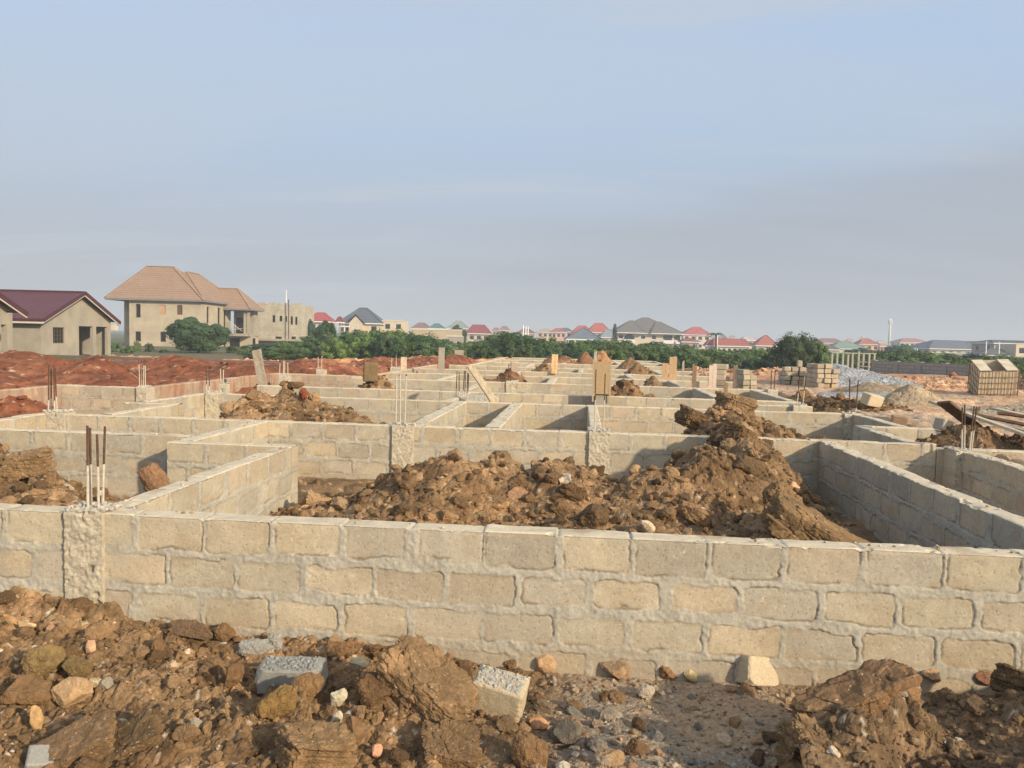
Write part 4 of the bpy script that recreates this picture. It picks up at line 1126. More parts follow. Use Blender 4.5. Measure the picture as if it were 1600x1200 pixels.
stone('mortar_lump', 'crumbly light grey mortar lump at the wall foot, left', 395, 1028, (.10, .06, .06), 451, (.33, .315, .275), (.1, .1, .2), 'mortar lump', 'mortar lumps before the front wall', 5, 5, .35, 3.2, .6, .12, mat=M_CONC)
stone('mortar_lump', 'smaller grey mortar lump at the top of the crumbly one', 426, 1016, (.06, .045, .055), 452, (.36, .34, .30), (.1, .1, .2), 'mortar lump', 'mortar lumps before the front wall', 5, 5, .35, 3.2, .6, .12, mat=M_CONC)

# clods on the heaps
G3 = 'great clods on the earth heaps'


def P_(u, v, z):
    return (*W(u, v), z)


def clod_at(label, u, v, z, size, seed, col, rot, col2=None, crumb=.1, cat='clay clod', group=G3, sub=5, planes=7, lo=.55, amp=.2, name='clay_clod'):
    vv, f = rockshape(seed, sub, planes + 3, amp, 2.4, lo, 4, crumb * 1.9, size)
    vv = vv * np.array(size)
    c = np.tile(np.array(col, float), (len(vv), 1)) * (1 + .25 * fbm3(vv * 4 / max(size) + seed, 4, seed))[:, None]
    if col2 is not None:
        c = mix(c, col2, sst(.05, .35, fbm3(vv / max(size) * 1.6 + seed * 1.3, 3, seed + 2)))
    ob = mk(name, vv, f, M_ROCK, cols=c); ob.location = (*W(u, v), z); ob.rotation_euler = rot
    return tag(ob, label, cat, group)


o = strata_clod('long cracked clay slab sliding off the big heap toward the right wall', 800, 600, 10, (.47, .19, .15), 501, (.225, .14, .066), (.15, .50, -.25), (.18, .11, .05), G3); o.location = P_(1.93, 6.12, .57)
clod_at('knob of clay at the upper end of the cracked slab', 1.70, 6.55, .80, (.17, .14, .15), 502, (.24, .15, .07), (.1, .5, .2))
o = strata_clod('dark overhanging clod where the tall heap crosses the second wall', 800, 600, 10, (.18, .13, .12), 503, (.165, .10, .048), (.2, .4, .7), None, G3); o.location = P_(1.9, 9.3, 1.0)
clod_at('dark flat clod left of the tall heap before the second wall', 1.45, 9.0, .78, (.17, .12, .11), 504, (.19, .115, .06), (.1, .3, .2))
o = strata_clod('big dark clod on the left flank of the tall heap', 800, 600, 10, (.19, .15, .13), 505, (.17, .105, .05), (.2, .35, .5), None, G3); o.location = P_(1.58, 10.9, 1.03)
o = strata_clod('great crumbly clod crowning the tall heap', 800, 600, 10, (.25, .19, .13), 506, (.25, .155, .078), (.1, .15, .3), (.30, .19, .10), G3); o.location = P_(2.22, 11.2, 1.24)
clod_at('reddish broken clod at the left crest of the big heap', -1.28, 7.6, .80, (.16, .12, .11), 507, (.24, .12, .06), (.1, -.2, .2))
clod_at('rounded clod at the crest of the big heap below the second wall', -.78, 7.8, .87, (.12, .10, .10), 508, (.19, .115, .05), (.1, .3, .2))
clod_at('upright reddish lump on the crest right of the rounded clod', -.35, 7.7, .82, (.09, .08, .08), 509, (.22, .12, .055), (.1, .1, .2))
clod_at('dark clod at the right end of the tall heap', 3.55, 11.7, .66, (.15, .12, .12), 510, (.14, .085, .04), (.1, .1, .2))
o = strata_clod('big flat brown clod on the left room heap', 800, 600, 10, (.19, .14, .10), 511, (.24, .15, .075), (.15, -.2, .2), None, G3); o.location = P_(-5.2, 6.8, .80)
clod_at('slanting reddish slab standing behind the four tall bars', -4.15, 7.2, .58, (.12, .10, .24), 512, (.25, .14, .075), (.1, -.5, .2))
clod_at('oblong dark clod on top of the broad dark heap', upx(459, 12, 598), 12.05, 1.27, (.14, .11, .065), 513, (.17, .10, .05), (.1, -.08, .2))
clod_at('red clod beside the oblong dark one', upx(475, 11.8, 608), 11.8, 1.15, (.10, .09, .10), 514, (.24, .075, .035), (.1, -.3, .2))
vv, ff = boxrock((.17, .16, .22), 515, 5, .05, 3)
o = mk('clay_clod', vv, ff, M_ROCK, cols=np.array((.20, .135, .068)) * (1 + .25 * fbm3(vv * 9, 4, 3))[:, None]); o.location = P_(upx(579, 17.7, 575), 17.7, 1.24); o.rotation_euler = (.05, .03, .2)
tag(o, 'square cut brown clay lump standing on the low heap', 'clay clod', G3)
clod_at('small brown clod resting on the fourth wall by the plywood pillar', .62, 16.85, .96, (.09, .07, .08), 516, (.22, .14, .07), (0, .2, .1), sub=4)
clod_at('dark round clod on the low heap right of the square lump', upx(605, 17.7, 595), 17.7, .93, (.10, .09, .09), 517, (.15, .09, .045), (0, .2, .1), sub=4)

# pale stones on the big heap
for q, (u, v, z, s, lb) in enumerate([(.55, 6.0, .66, .06, 'pale angular stone on the front of the big heap, right of middle'), (-1.7, 5.6, .40, .07, 'yellow stone low at the left foot of the big heap'), (-.35, 5.5, .52, .055, 'long yellowish chip at the front foot of the big heap'), (1.6, 5.75, .62, .05, 'pinkish stone below the cracked clay slab')]):
    clod_at(lb, u, v, z, (s * 1.2, s * .8, s * .8), 520 + q, [(.62, .46, .30), (.60, .42, .20), (.60, .45, .25), (.56, .34, .2)][q], (.3, .4, q), cat='stone', group='pale stones on the big heap', sub=3, planes=9, lo=.45, amp=.08, crumb=.03, name='stone')


# ------------------------------------------------------------------ timber: boards, formwork, planks
WD = np.array([(.50, .36, .20), (.42, .29, .16), (.36, .26, .17), (.55, .42, .25)])


def board(label, a, b, w, t, col, up=(0, 1, 0), name='wooden_board', cat='wooden board', group='boards on the building site', seed=1, n=14):
    """a sawn board from a to b with slightly ragged grain, w across, t thick"""
    a = Vector(a); b = Vector(b); d = (b - a); L = d.length; d.normalize()
    x = d.cross(Vector(up)).normalized(); y = x.cross(d).normalized()
    rg = np.random.RandomState(seed); V = []; Fc = []; C = []
    m = 5
    for i in range(n + 1):
        for face in (0, 1):
            for j in range(m):
                s = i / n * L; q = (j / (m - 1) - .5) * w
                e = (.004 * rg.randn() if i in (0, n) else 0)
                p = a + d * (s + e) + x * (q + .002 * rg.randn()) + y * ((t / 2 if face else -t / 2) + .001 * rg.randn())
                V.append(tuple(p)); g = 1 + .25 * math.sin(q * 260 + seed + .8 * math.sin(s * 3)) * .6 + .1 * rg.randn()
                C.append(np.array(col) * g)
    st = 2 * m
    for i in range(n):
        for j in range(m - 1):
            k = i * st + j
            Fc.append((k, k + st, k + st + 1, k + 1)); k += m; Fc.append((k, k + 1, k + st + 1, k + st))
        k = i * st
        Fc.append((k, k + m, k + st + m, k + st)); Fc.append((k + m - 1, k + st + m - 1, k + st + 2 * m - 1, k + 2 * m - 1))
    for k in (0, n * st):
        for j in range(m - 1):
            q = (k + j, k + j + 1, k + m + j + 1, k + m + j); Fc.append(q if k == 0 else q[::-1])
    mid = (a + b) / 2
    ob = mk(name, V, Fc, M_WOOD, cols=np.array(C), origin=tuple(mid))
    return tag(ob, label, cat, group)


def P3(u, v, z):
    return (*W(u, v), z)


board('leaning light plank propped on the third cross wall', P3(upx(772, 14.3, 628), 14.3, .92), P3(upx(735, 15.7, 575), 15.7, 1.51), .14, .045, WD[3] * 1.05, (0, -.6, .8), seed=3)
board('upright light orange board in the far foundation', P3(upx(866, 28.4), 28.4, .85), P3(upx(866, 28.4), 28.4, 1.56), .23, .04, (.66, .43, .23), seed=4, name='wooden_post', cat='wooden post')
board('thin grey stake behind the plywood pillar', P3(upx(929, 26), 26, .8), P3(upx(929, 26), 26, 1.74), .09, .05, (.46, .40, .32), seed=5, name='wooden_post', cat='wooden post')
board('leaning grey board by the red wall left of the broad dark heap', P3(-7.45, 17.6, .6), P3(-7.75, 17.8, 1.68), .22, .03, (.36, .30, .22), (.1, 1, 0), seed=6)
board('short pale post on the red dusted cross wall', P3(-6.3, 27.0, .9), P3(-6.3, 27.0, 1.35), .2, .12, (.55, .43, .30), seed=7, name='wooden_post', cat='wooden post')
# plywood formwork round a pillar
fw = empty('column_formwork', P3(upx(940, 16.6, 590), 16.6, .75), 'tall tan plywood formwork box round a pillar in the middle', 'formwork', -TH, 'formwork on the building site')
pc = np.array((.43, .30, .165))
for nm, bx in (('plywood_panel', (-.155, .155, -.20, -.18, .22, .90)), ('plywood_panel', (-.155, -.135, -.178, .2, .22, .90)), ('plywood_panel', (.135, .155, -.178, .2, .22, .90)), ('plywood_panel', (-.133, .133, .18, .2, .22, .90))):
    MB().box(*bx).build(nm, M_WOOD, fw, cols=pc)
for x in (-.195, .16):
    MB().box(x, x + .035, -.2, -.12, .05, .95).build('timber_stud', M_WOOD, fw, cols=(.44, .34, .22))
MB().box(-.13, .13, -.15, .17, -.7, .24).build('concrete_core', M_GREYCONC, fw)
fw2 = [('pair of orange formwork panels at right, one ragged and taller', upx(1034, 25), 25, [(.0, .20, .0, .76), (.22, .46, .0, .96)], (.46, .30, .17), 81),
       ('white pink formwork panel beside a block stack at right', upx(1107, 21.4), 21.4, [(0, .21, 0, .82)], (.58, .45, .35), 82),
       ('dark brown narrow formwork board at right of the shaded partition', upx(1081, 22), 22.0, [(0, .12, 0, .80)], (.30, .19, .115), 83),
       ('brown formwork board before the narrow block stack', upx(1131, 19.4), 19.4, [(0, .10, .1, .50)], (.27, .17, .10), 84),
       ('leaning dark board left of the narrow block stack', upx(1145, 24), 24.0, [(0, .13, 0, .75)], (.24, .17, .12), 85),
       ('pale pink shutter board behind the fifth cross wall at left', upx(800, 23.5), 23.5, [(0, .18, .2, .66)], (.56, .42, .32), 86),
       ('thin pale stake at the yard edge', upx(1065, 27), 27, [(0, .07, 0, .80)], (.48, .40, .30), 87)]
for lb, u, v, panels, c, sd in fw2:
    g = empty('formwork_panels', P3(u, v, .7), lb, 'formwork', -TH, 'formwork on the building site')
    rg = random.Random(sd)
    for (a, b, z0, z1) in panels:
        n = max(2, int((b - a) / .09)); mb = MB()
        for k in range(n):
            xa = a + (b - a) * k / n; xb = a + (b - a) * (k + 1) / n - .004
            mb.box(xa, xb, -.02 + .006 * rg.random(), .012, z0, z1 + rg.uniform(-.06, .03))
        mb.build('board_panel', M_WOOD, g, cols=np.array(c) * rg.uniform(.9, 1.1))
    MB().box(panels[0][0], panels[-1][1], .014, .06, .3, .38).build('batten', M_WOOD, g, cols=np.array(c) * .8)
# plank pile by the right pillar
for k, (lb, a, b, w, c) in enumerate([
    ('dark plank sticking up out of the mound left of the right pillar', (5.55, 11.15, .98), (4.95, 10.95, 1.38), .20, (.16, .10, .055)),
    ('pale grey plank sloping down just right of the right pillar', (5.05, 11.5, 1.34), (5.95, 9.9, .92), .17, (.46, .39, .28)),
    ('dark brown plank lying behind the sloping pale plank', (5.5, 11.3, 1.20), (6.6, 10.7, 1.0), .2, (.17, .115, .07)),
    ('weathered plank lying across the plank pile', (5.5, 11.0, 1.15), (6.25, 9.7, .92), .18, (.30, .24, .17)),
    ('pale plank at the right frame edge on the plank pile', (6.25, 12.2, 1.22), (7.2, 10.4, .98), .22, (.50, .41, .29)),
    ('thin dark plank under the pale plank at the frame edge', (6.0, 12.0, 1.12), (7.0, 10.4, .92), .16, (.15, .11, .07)),
    ('small rusty board end on top of the plank pile', (6.0, 11.6, 1.2), (6.5, 11.3, 1.16), .2, (.22, .12, .06)),
    ('pale board lying low on the low wall near the plank pile', (5.9, 9.55, .90), (6.9, 9.9, .96), .16, (.48, .40, .30))]):
    board(lb, P3(*a), P3(*b), w, .032, c, (0, .2, 1), seed=30 + k, group='planks by the right pillar')

# ------------------------------------------------------------------ block stacks in the yard
_bv, _bf = boxrock((.225, .11, .075), 5, 3, .012, 1)
BLOCKS = []
for k in range(5):
    vv, ff = boxrock((.225, .11, .074), 50 + k, 3, .015, 1)
    cc = np.tile(pick(BLK, np.array([k / 5.0]))[0] * (1.0, .86, 1.1, .92, .78)[k], (len(vv), 1)) * (1 + .1 * fbm3(vv * 14 + k, 3, k))[:, None]
    me = mk('stacked_block', vv, ff, M_WALL, cols=cc)
    BLOCKS.append(me.data); bpy.data.objects.remove(me)


def stack(u, v, z, nx, ny, hs, rz, label, group, seed):
    rz = rz + math.pi / 2
    rg = random.Random(seed)
    c, s = math.cos(rz), math.sin(rz)
    for i in range(nx):
        for j in range(ny):
            for k in range(hs[i][j]):
                o = bpy.data.objects.new('stacked_block', BLOCKS[rg.randrange(5)]); COL.objects.link(o)
                dx = -(j - (ny - 1) / 2) * .468 + rg.uniform(-.04, .04); dy = -(i - (nx - 1) / 2) * .236 + rg.uniform(-.012, .012)
                p = P3(u + dx * c - dy * s, v + dx * s + dy * c, z + .074 + k * .151)
                o.location = p; o.rotation_euler = (0, rg.uniform(-.02, .02), rz - TH + rg.uniform(-.09, .09) + (math.pi if rg.random() < .5 else 0))
                tag(o, label, 'concrete block', group)


stack(upx(1242, 26.8, 600), 26.8, .78, 4, 2, [[3, 4], [4, 4], [4, 4], [3, 3]], .0, 'tan block in the left stepped stack beside the dark tree', 'blocks in the left yard stack', 1)
stack(upx(1284, 25.4, 600), 25.4, .79, 3, 2, [[5, 5], [4, 5], [5, 4]], .1, 'tan block in the square stack touching the gravel heap', 'blocks in the right yard stack', 2)
stack(upx(1166, 22.6), 22.6, .78, 2, 1, [[4], [3]], .3, 'tan block in the narrow stack behind the formwork boards', 'blocks in the narrow yard stack', 3)
o = bpy.data.objects.new('stacked_block', BLOCKS[2]); COL.objects.link(o); o.location = P3(upx(1242, 26.8, 570) + .09, 26.58, .78 + 4 * .151 + .11); o.rotation_euler = (math.pi / 2, 0, 1.3)
tag(o, 'single block set on edge on top of the left stepped stack', 'concrete block', 'blocks in the left yard stack')

# ------------------------------------------------------------------ caged plastic tank, cut open
tx, ty, _ = at_y(1549, 619, 22.0)
stack(upx(1122, 22.0), 22.0, .78, 1, 1, [[5]], 1.3, 'tan block in the single column beside the white pink panel', 'blocks beside the white pink panel', 4)
T = empty('caged_tank', (tx, ty, .80), 'cut open dirty white plastic tank in a rusty cage, tilted on the yard', 'tank', -.28)
T.scale = (.93, .93, .93)
T.rotation_euler = (math.radians(17), math.radians(-3), -.30)
M_PLAST = flat_mat('dirty_plastic', (.70, .59, .42), .14, 3, .6, stain=(.48, .36, .21), stain_scale=1.4)
M_CAGE = flat_mat('cage_steel', (.19, .125, .07), .3, 9, .7)
W2, D2, H2 = .50, .52, .98
tk = MB()
tk.box(-W2, W2, -D2, -D2 + .03, .04, H2 - .02).box(-W2, W2, D2 - .03, D2, .04, H2).box(-W2, -W2 + .03, -D2 + .031, D2 - .031, .04, H2).box(W2 - .03, W2, -D2 + .031, D2 - .031, .04, H2)
tk.box(-W2 + .031, W2 - .031, -D2 + .031, D2 - .031, .04, .07).build('tank_shell', M_PLAST, T)
MB().box(-W2, -W2 + .30, -D2, D2, H2 + .001, H2 + .03).build('top_flap', M_PLAST, T)
MB().box(W2 - .30, W2, -D2, D2, H2 + .001, H2 + .03).build('top_flap', M_PLAST, T)
cg = MB(); r = .0085; e = .025
for z in (.06, .25, .43, .61, .79, 1.0):
    for a, b in (((-W2 - e, -D2 - e), (W2 + e, -D2 - e)), ((W2 + e, -D2 - e), (W2 + e, D2 + e)), ((W2 + e, D2 + e), (-W2 - e, D2 + e)), ((-W2 - e, D2 + e), (-W2 - e, -D2 - e))):
        cg.tube([(a[0], a[1], z), (b[0], b[1], z)], r, 6)
for k in range(7):
    x = -W2 - e + (2 * W2 + 2 * e) * k / 6
    for y in (-D2 - e - .004, D2 + e + .004):
        cg.tube([(x, y, .05), (x, y, 1.0)], r * (1.5 if k in (0, 6) else 1.2), 6)
    y = -D2 - e + (2 * D2 + 2 * e) * k / 6
    if 0 < k < 6:
        for x in (-W2 - e - .004, W2 + e + .004):
            cg.tube([(x, y, .05), (x, y, 1.0)], r, 6)
cg.build('cage', M_CAGE, T, smooth=True)
MB().box(-W2 - .03, W2 + .03, -D2 - .03, D2 + .03, -.08, -.04).box(-W2, -W2 + .1, -D2, D2, -.038, .035).box(W2 - .1, W2, -D2, D2, -.038, .035).box(-.06, .06, -D2, D2, -.038, .035).build('pallet', M_CAGE, T)


# ------------------------------------------------------------------ buildings
def shell(root, mat, x0, x1, y0, y1, z0, z1, ops=None, name='wall', rev=.18, sides='frbl'):
    """hollow walls of a rectangular block with real openings; ops[side] = [(s0, s1, za, zb)]"""
    ops = ops or {}; mb = MB()
    S = {'f': ((x0, y0), (1, 0), x1 - x0, (0, 1)), 'r': ((x1, y0), (0, 1), y1 - y0, (-1, 0)), 'b': ((x1, y1), (-1, 0), x1 - x0, (0, -1)), 'l': ((x0, y1), (0, -1), y1 - y0, (1, 0))}
    for sd in sides:
        (ox, oy), (dx, dy), L, (ix, iy) = S[sd]
        P = lambda s, z, k=0: (ox + dx * s + ix * k, oy + dy * s + iy * k, z)
        o = ops.get(sd, [])
        ss = sorted({0, L} | {q for a in o for q in a[:2]}); zs = sorted({z0, z1} | {q for a in o for q in a[2:4]})
        for a, b in zip(ss, ss[1:]):
            for c, d in zip(zs, zs[1:]):
                m, n = (a + b) / 2, (c + d) / 2
                if any(q[0] < m < q[1] and q[2] < n < q[3] for q in o):
                    continue
                mb.poly([P(a, c), P(b, c), P(b, d), P(a, d)])
        for (a, b, c, d) in [q[:4] for q in o]:
            mb.poly([P(a, c), P(a, d), P(a, d, rev), P(a, c, rev)]); mb.poly([P(b, d), P(b, c), P(b, c, rev), P(b, d, rev)])
            mb.poly([P(b, c), P(a, c), P(a, c, rev), P(b, c, rev)]); mb.poly([P(a, d), P(b, d), P(b, d, rev), P(a, d, rev)])
    return mb.build(name, mat, root)


def win(root, side, rect, s0, s1, za, zb, frame=M_WHITE, pane=M_GLASS, inset=.10, fw=.07, bars=0, name='window'):
    """window frame part with its pane as a sub-part, set back in the opening"""
    x0, x1, y0, y1 = rect
    f = MB(); p = MB()

    def bx(mb, a, b, c, d, k0, k1):
        if side == 'f':
            mb.box(x0 + a, x0 + b, y0 + k0, y0 + k1, c, d)
        elif side == 'r':
            mb.box(x1 - k1, x1 - k0, y0 + a, y0 + b, c, d)
        else:
            mb.box(x0 + k0, x0 + k1, y1 - b, y1 - a, c, d)
    bx(f, s0, s0 + fw, za, zb, inset - .03, inset + .03); bx(f, s1 - fw, s1, za, zb, inset - .03, inset + .03)
    bx(f, s0 + fw, s1 - fw, za, za + fw, inset - .03, inset + .03); bx(f, s0 + fw, s1 - fw, zb - fw, zb, inset - .03, inset + .03)
    for q in range(bars):
        c = s0 + (s1 - s0) * (q + 1) / (bars + 1); bx(f, c - .02, c + .02, za + fw, zb - fw, inset - .025, inset + .02)
        c = za + (zb - za) * (q + 1) / (bars + 1); bx(f, s0 + fw, s1 - fw, c - .02, c + .02, inset - .028, inset - .005)
    fo = f.build(name, frame, root)
    bx(p, s0 + .01, s1 - .01, za + .01, zb - .01, inset + .035, inset + .06)
    p.build('pane', pane, fo)
    return fo


def hip(root, mat, x0, x1, y0, y1, ze, zr, r0, r1, fmat=None, name='roof', along='x', fh=.22):
    A, B, Cc, D = (x0, y0, ze), (x1, y0, ze), (x1, y1, ze), (x0, y1, ze)
    R0, R1 = (*r0, zr), (*r1, zr); m = MB()
    if along == 'x':
        m.poly([A, B, R1, R0]).poly([B, Cc, R1]).poly([Cc, D, R0, R1]).poly([D, A, R0])
    else:
        m.poly([A, B, R0]).poly([B, Cc, R1, R0]).poly([Cc, D, R1]).poly([D, A, R0, R1])
    ro = m.build(name, mat, root)
    f = MB(); lo = ze - fh
    pts = [A, B, Cc, D]
    for i in range(4):
        a, b = pts[i], pts[(i + 1) % 4]
        f.poly([(a[0], a[1], lo), (b[0], b[1], lo), b, a])
    f.poly([(p[0], p[1], lo) for p in reversed(pts)])
    f.build('fascia', fmat or M_WHITE, ro)
    rc = MB()                                                # ridge and hip caps
    for a, b in ((R0, R1), (A, R0), (D, R0) if along == 'x' else (B, R0), (B, R1) if along == 'x' else (D, R1), (Cc, R1)):
        if (Vector(a) - Vector(b)).length > .1:
            rc.bar(a, b, .26, .12)
    rc.build('ridge_cap', mat, ro)
    return ro


def house(label, pl, pr, Y, ye, yr, roofcol, wallcol, ridge=(.35, .65), depth=.75, yaw=0.0, floors=2, nwin=4, group='houses beyond the bushes', oh=.6, along='x', cat='house', gable=None, zbase=-.6, extra=None, wins=True, roofband=.45):
    """hipped house seen between two picture positions at distance Y; walls, windows, roof are its parts"""
    a = at_y(pl, ye, Y); b = at_y(pr, ye, Y); Wd = b[0] - a[0]; D = Wd * depth
    ze = (a[2] + b[2]) / 2; pm = (pl + pr) / 2; zr = at_y(pm, yr, Y + D / 2)[2]
    cx = (a[0] + b[0]) / 2
    root = empty('house', (cx, Y, 0), label, cat, yaw, group)
    x0, x1, y0, y1 = -Wd / 2 + oh, Wd / 2 - oh, oh, D - oh
    h = ze - .15
    wm = simple(wallcol, .08, .6)
    ops = {'f': [], 'r': [], 'l': []}
    fl = max(1, floors); fh = 2.6
    if wins:
        for sd, L, n in (('f', x1 - x0, nwin), ('r', y1 - y0, 2), ('l', y1 - y0, 2)):
            for k in range(n):
                c = L * (k + .5) / n; hw = min(.65, L / n * .32)
                for j in range(fl):
                    zt = h - .45 - fh * j
                    if zt - 1.2 > zbase:
                        ops[sd].append((c - hw, c + hw, zt - 1.2, zt))
    shell(root, wm, x0, x1, y0, y1, zbase, h, ops)
    for sd in ops:
        for o in ops[sd]:
            win(root, sd, (x0, x1, y0, y1), *o)
    _g = sum(roofcol) / 3; roofcol = tuple(.8 * q + .2 * _g for q in roofcol)
    rm = simple(roofcol, .10, .5, bands=('Z', roofband, .04), rough=.7)
    if along == 'x':
        r0 = (-Wd / 2 + Wd * ridge[0], D / 2); r1 = (-Wd / 2 + Wd * ridge[1], D / 2)
    else:
        c = -Wd / 2 + Wd * ridge[0]; r0 = (c, D * .4); r1 = (c, D * .6)
    hip(root, rm, -Wd / 2, Wd / 2, 0, D, ze, zr, r0, r1, along=along)
    if gable:                                                # projecting gable over the front: (centre fraction, width fraction, apex fraction)
        gc, gw, ga = gable
        c = -Wd / 2 + Wd * gc; w = Wd * gw / 2; za = ze + (zr - ze) * ga; yb = D / 2 * ga + .1
        m = MB()
        m.poly([(c - w, -1.0, ze - .1), (c, -1.0, za), (c, yb, za), (c - w, yb, ze - .1)]).poly([(c, -1.0, za), (c + w, -1.0, ze - .1), (c + w, yb, ze - .1), (c, yb, za)])
        m.build('gable_roof', rm, root)
        m = MB(); m.poly([(c - w + .5, -.7, zbase), (c + w - .5, -.7, zbase), (c + w - .5, -.7, ze - .1), (c, -.7, za - .35), (c - w + .5, -.7, ze - .1)])
        m.poly([(c - w + .5, y0 - .01, zbase), (c - w + .5, -.7, zbase), (c - w + .5, -.7, ze - .1), (c - w + .5, y0 - .01, ze - .1)]).poly([(c + w - .5, -.7, zbase), (c + w - .5, y0 - .01, zbase), (c + w - .5, y0 - .01, ze - .1), (c + w - .5, -.7, ze - .1)])
        m.build('gable_wall', wm, root)
        win(root, 'f', (c - .8, c + .8, -.7, 0), .15, 1.45, ze - 2.0, ze - .5, inset=-.03)
    if extra:
        extra(root, x0, x1, y0, y1, ze, zr, Wd, D, rm, wm)
    return root


# --- maroon roofed bungalow at the left: gable end toward the right
M_MAROON = flat_mat('maroon_sheet', (.125, .042, .05), .10, .8, .55, bands=('X', .42, .05))
M_MARTRIM = flat_mat('maroon_trim', (.085, .028, .033), .1, 2, .6)
M_CREAMTRIM = flat_mat('cream_trim', (.60, .54, .44), .08, 2)
hx, hy = at_y(64, 520, 52)[0], 52.0
B1 = empty('bungalow', (hx, hy, 0), 'unfinished grey rendered bungalow with a maroon gabled sheet roof', 'house', 0, 'houses by the red bank')
Wg, ze, za = 9.0, 2.75, 4.62
ops = {'f': [(9.1, 10.7, .95, 2.2)], 'r': [(1.35, 2.75, 1.0, 2.12), (4.55, 6.45, -.05, 2.25), (6.9, 8.55, -.05, 2.25)]}
shell(B1, M_GREYCONC, -13, 0, 0, Wg, -.5, ze, ops, rev=.22)
win(B1, 'f', (-13, 0, 0, Wg), 9.1, 10.7, .95, 2.2, M_DARK, M_DARK, .12, .06, 2)
win(B1, 'r', (-13, 0, 0, Wg), 1.35, 2.75, 1.0, 2.12, simple((.10, .075, .05)), M_DARK, .12, .06, 3)
MB().poly([(0.0, 0, ze), (0.0, Wg, ze), (0.0, Wg / 2, za - .12)]).build('gable_wall', M_GREYCONC, B1)
MB().box(-2.6, -2.4, 4.3, Wg - .2, -.4, 2.7).build('porch_wall', M_GREYCONC, B1)
MB().box(-2.395, -2.37, 4.75, 5.7, .7, 2.1).build('porch_window', M_DARK, B1)
m = MB(); oh = .55; ex = .5
sl = (za - ze) / (Wg / 2)
m.poly([(-13.5, -oh, ze - sl * oh + .12), (ex, -oh, ze - sl * oh + .12), (ex, Wg / 2, za + .12), (-13.5, Wg / 2, za + .12)])
m.poly([(ex, Wg + oh, ze - sl * oh + .12), (-13.5, Wg + oh, ze - sl * oh + .12), (-13.5, Wg / 2, za + .12), (ex, Wg / 2, za + .12)])
RO = m.build('roof', M_MAROON, B1)
t = MB()
for y, s in ((-oh, 1), (Wg + oh, -1)):
    t.bar((ex + .02, y, ze - sl * oh + .06), (ex + .02, Wg / 2, za + .06), .06, .26)
t.bar((-13.5, -oh - .02, ze - sl * oh + .05), (ex, -oh - .02, ze - sl * oh + .05), .06, .2).bar((-13.5, Wg / 2, za + .13), (ex, Wg / 2, za + .13), .3, .1)
t.build('roof_trim', M_MARTRIM, RO)
t = MB()
for y in (-oh, Wg + oh):
    t.bar((ex - .03, y, ze - sl * oh - .12), (ex - .03, Wg / 2, za - .12), .05, .10)
t.bar((-13.5, -oh, ze - sl * oh - .1), (ex, -oh, ze - sl * oh - .1), .05, .16).box(-3.5, .35, Wg + .1, Wg + .5, ze - .75, ze - .3)
t.build('barge_board', M_CREAMTRIM, RO)
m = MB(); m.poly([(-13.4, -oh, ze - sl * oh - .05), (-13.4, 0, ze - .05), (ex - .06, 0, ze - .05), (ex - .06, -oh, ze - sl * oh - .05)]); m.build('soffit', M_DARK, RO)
# second maroon roofed house cut by the left frame edge
cxp = at_y(17, 520, 45)
B2 = empty('bungalow', (cxp[0], 36.5, 0), 'maroon roofed porch with one rendered column cut by the left frame edge', 'house', 0, 'houses by the red bank')
y1 = 8.5; ze2 = 3.0
MB().box(-.34, 0, y1 - .34, y1, .2, ze2 - .2).build('porch_column', M_GREYCONC, B2)
MB().box(-.32, -.02, y1 - 5, y1 - .345, 2.2, ze2).build('porch_beam', M_GREYCONC, B2)
MB().box(-6, -.35, y1 - .3, y1 - .05, 2.25, ze2).build('porch_beam', M_GREYCONC, B2)
MB().poly([(0.0, y1, ze2), (0.0, y1 / 2, ze2 + 1.75), (0.0, 0, ze2)]).build('gable_wall', M_GREYCONC, B2)
shell(B2, M_GREYCONC, -9, -2.5, 0.5, y1 + 4, 0, ze2, {'r': [(9.3, 10.6, .95, 2.2)]})
m = MB(); sl2 = 1.75 / (y1 / 2)
m.poly([(.6, y1 + .6, ze2 - .6 * sl2 + .15), (-10, y1 + .6, ze2 - .6 * sl2 + .15), (-10, y1 / 2, ze2 + 1.9), (.6, y1 / 2, ze2 + 1.9)]).poly([(-10, -.6, ze2 - .6 * sl2 + .15), (.6, -.6, ze2 - .6 * sl2 + .15), (.6, y1 / 2, ze2 + 1.9), (-10, y1 / 2, ze2 + 1.9)])
RO = m.build('roof', M_MAROON, B2)
MB().bar((.62, y1 + .6, ze2 - .6 * sl2 + .08), (.62, y1 / 2, ze2 + 1.83), .06, .26).build('roof_trim', M_MARTRIM, RO)
MB().bar((.57, y1 + .6, ze2 - .6 * sl2 - .10), (.57, y1 / 2, ze2 + 1.65), .05, .10).build('barge_board', M_CREAMTRIM, RO)

# --- two storey tan house with a pale terracotta tiled roof
M_TILE = flat_mat('terracotta_tiles', (.315, .208, .142), .18, 5, .8, stain=(.36, .24, .165), stain_scale=.6, bands=('Z', .30, .06))
tx0 = at_y(202, 500, 95)[0]; 
T1 = empty('villa', (tx0, 95, 0), 'two storey tan rendered house with a steep pale terracotta tiled roof', 'house', 0, 'houses by the red bank')
fw_ = at_y(315, 500, 95)[0] - tx0; dp = 9.8; E = 5.75


def sz(px, py, Y=95.0, x=tx0):
    p = at_y(px, py, Y); return p[0] - x, p[2]


def ow(pa, pb, ya, yb, Y=95.0):
    a = sz(pa, yb, Y); b = sz(pb, ya, Y); return (a[0], b[0], a[1], b[1])


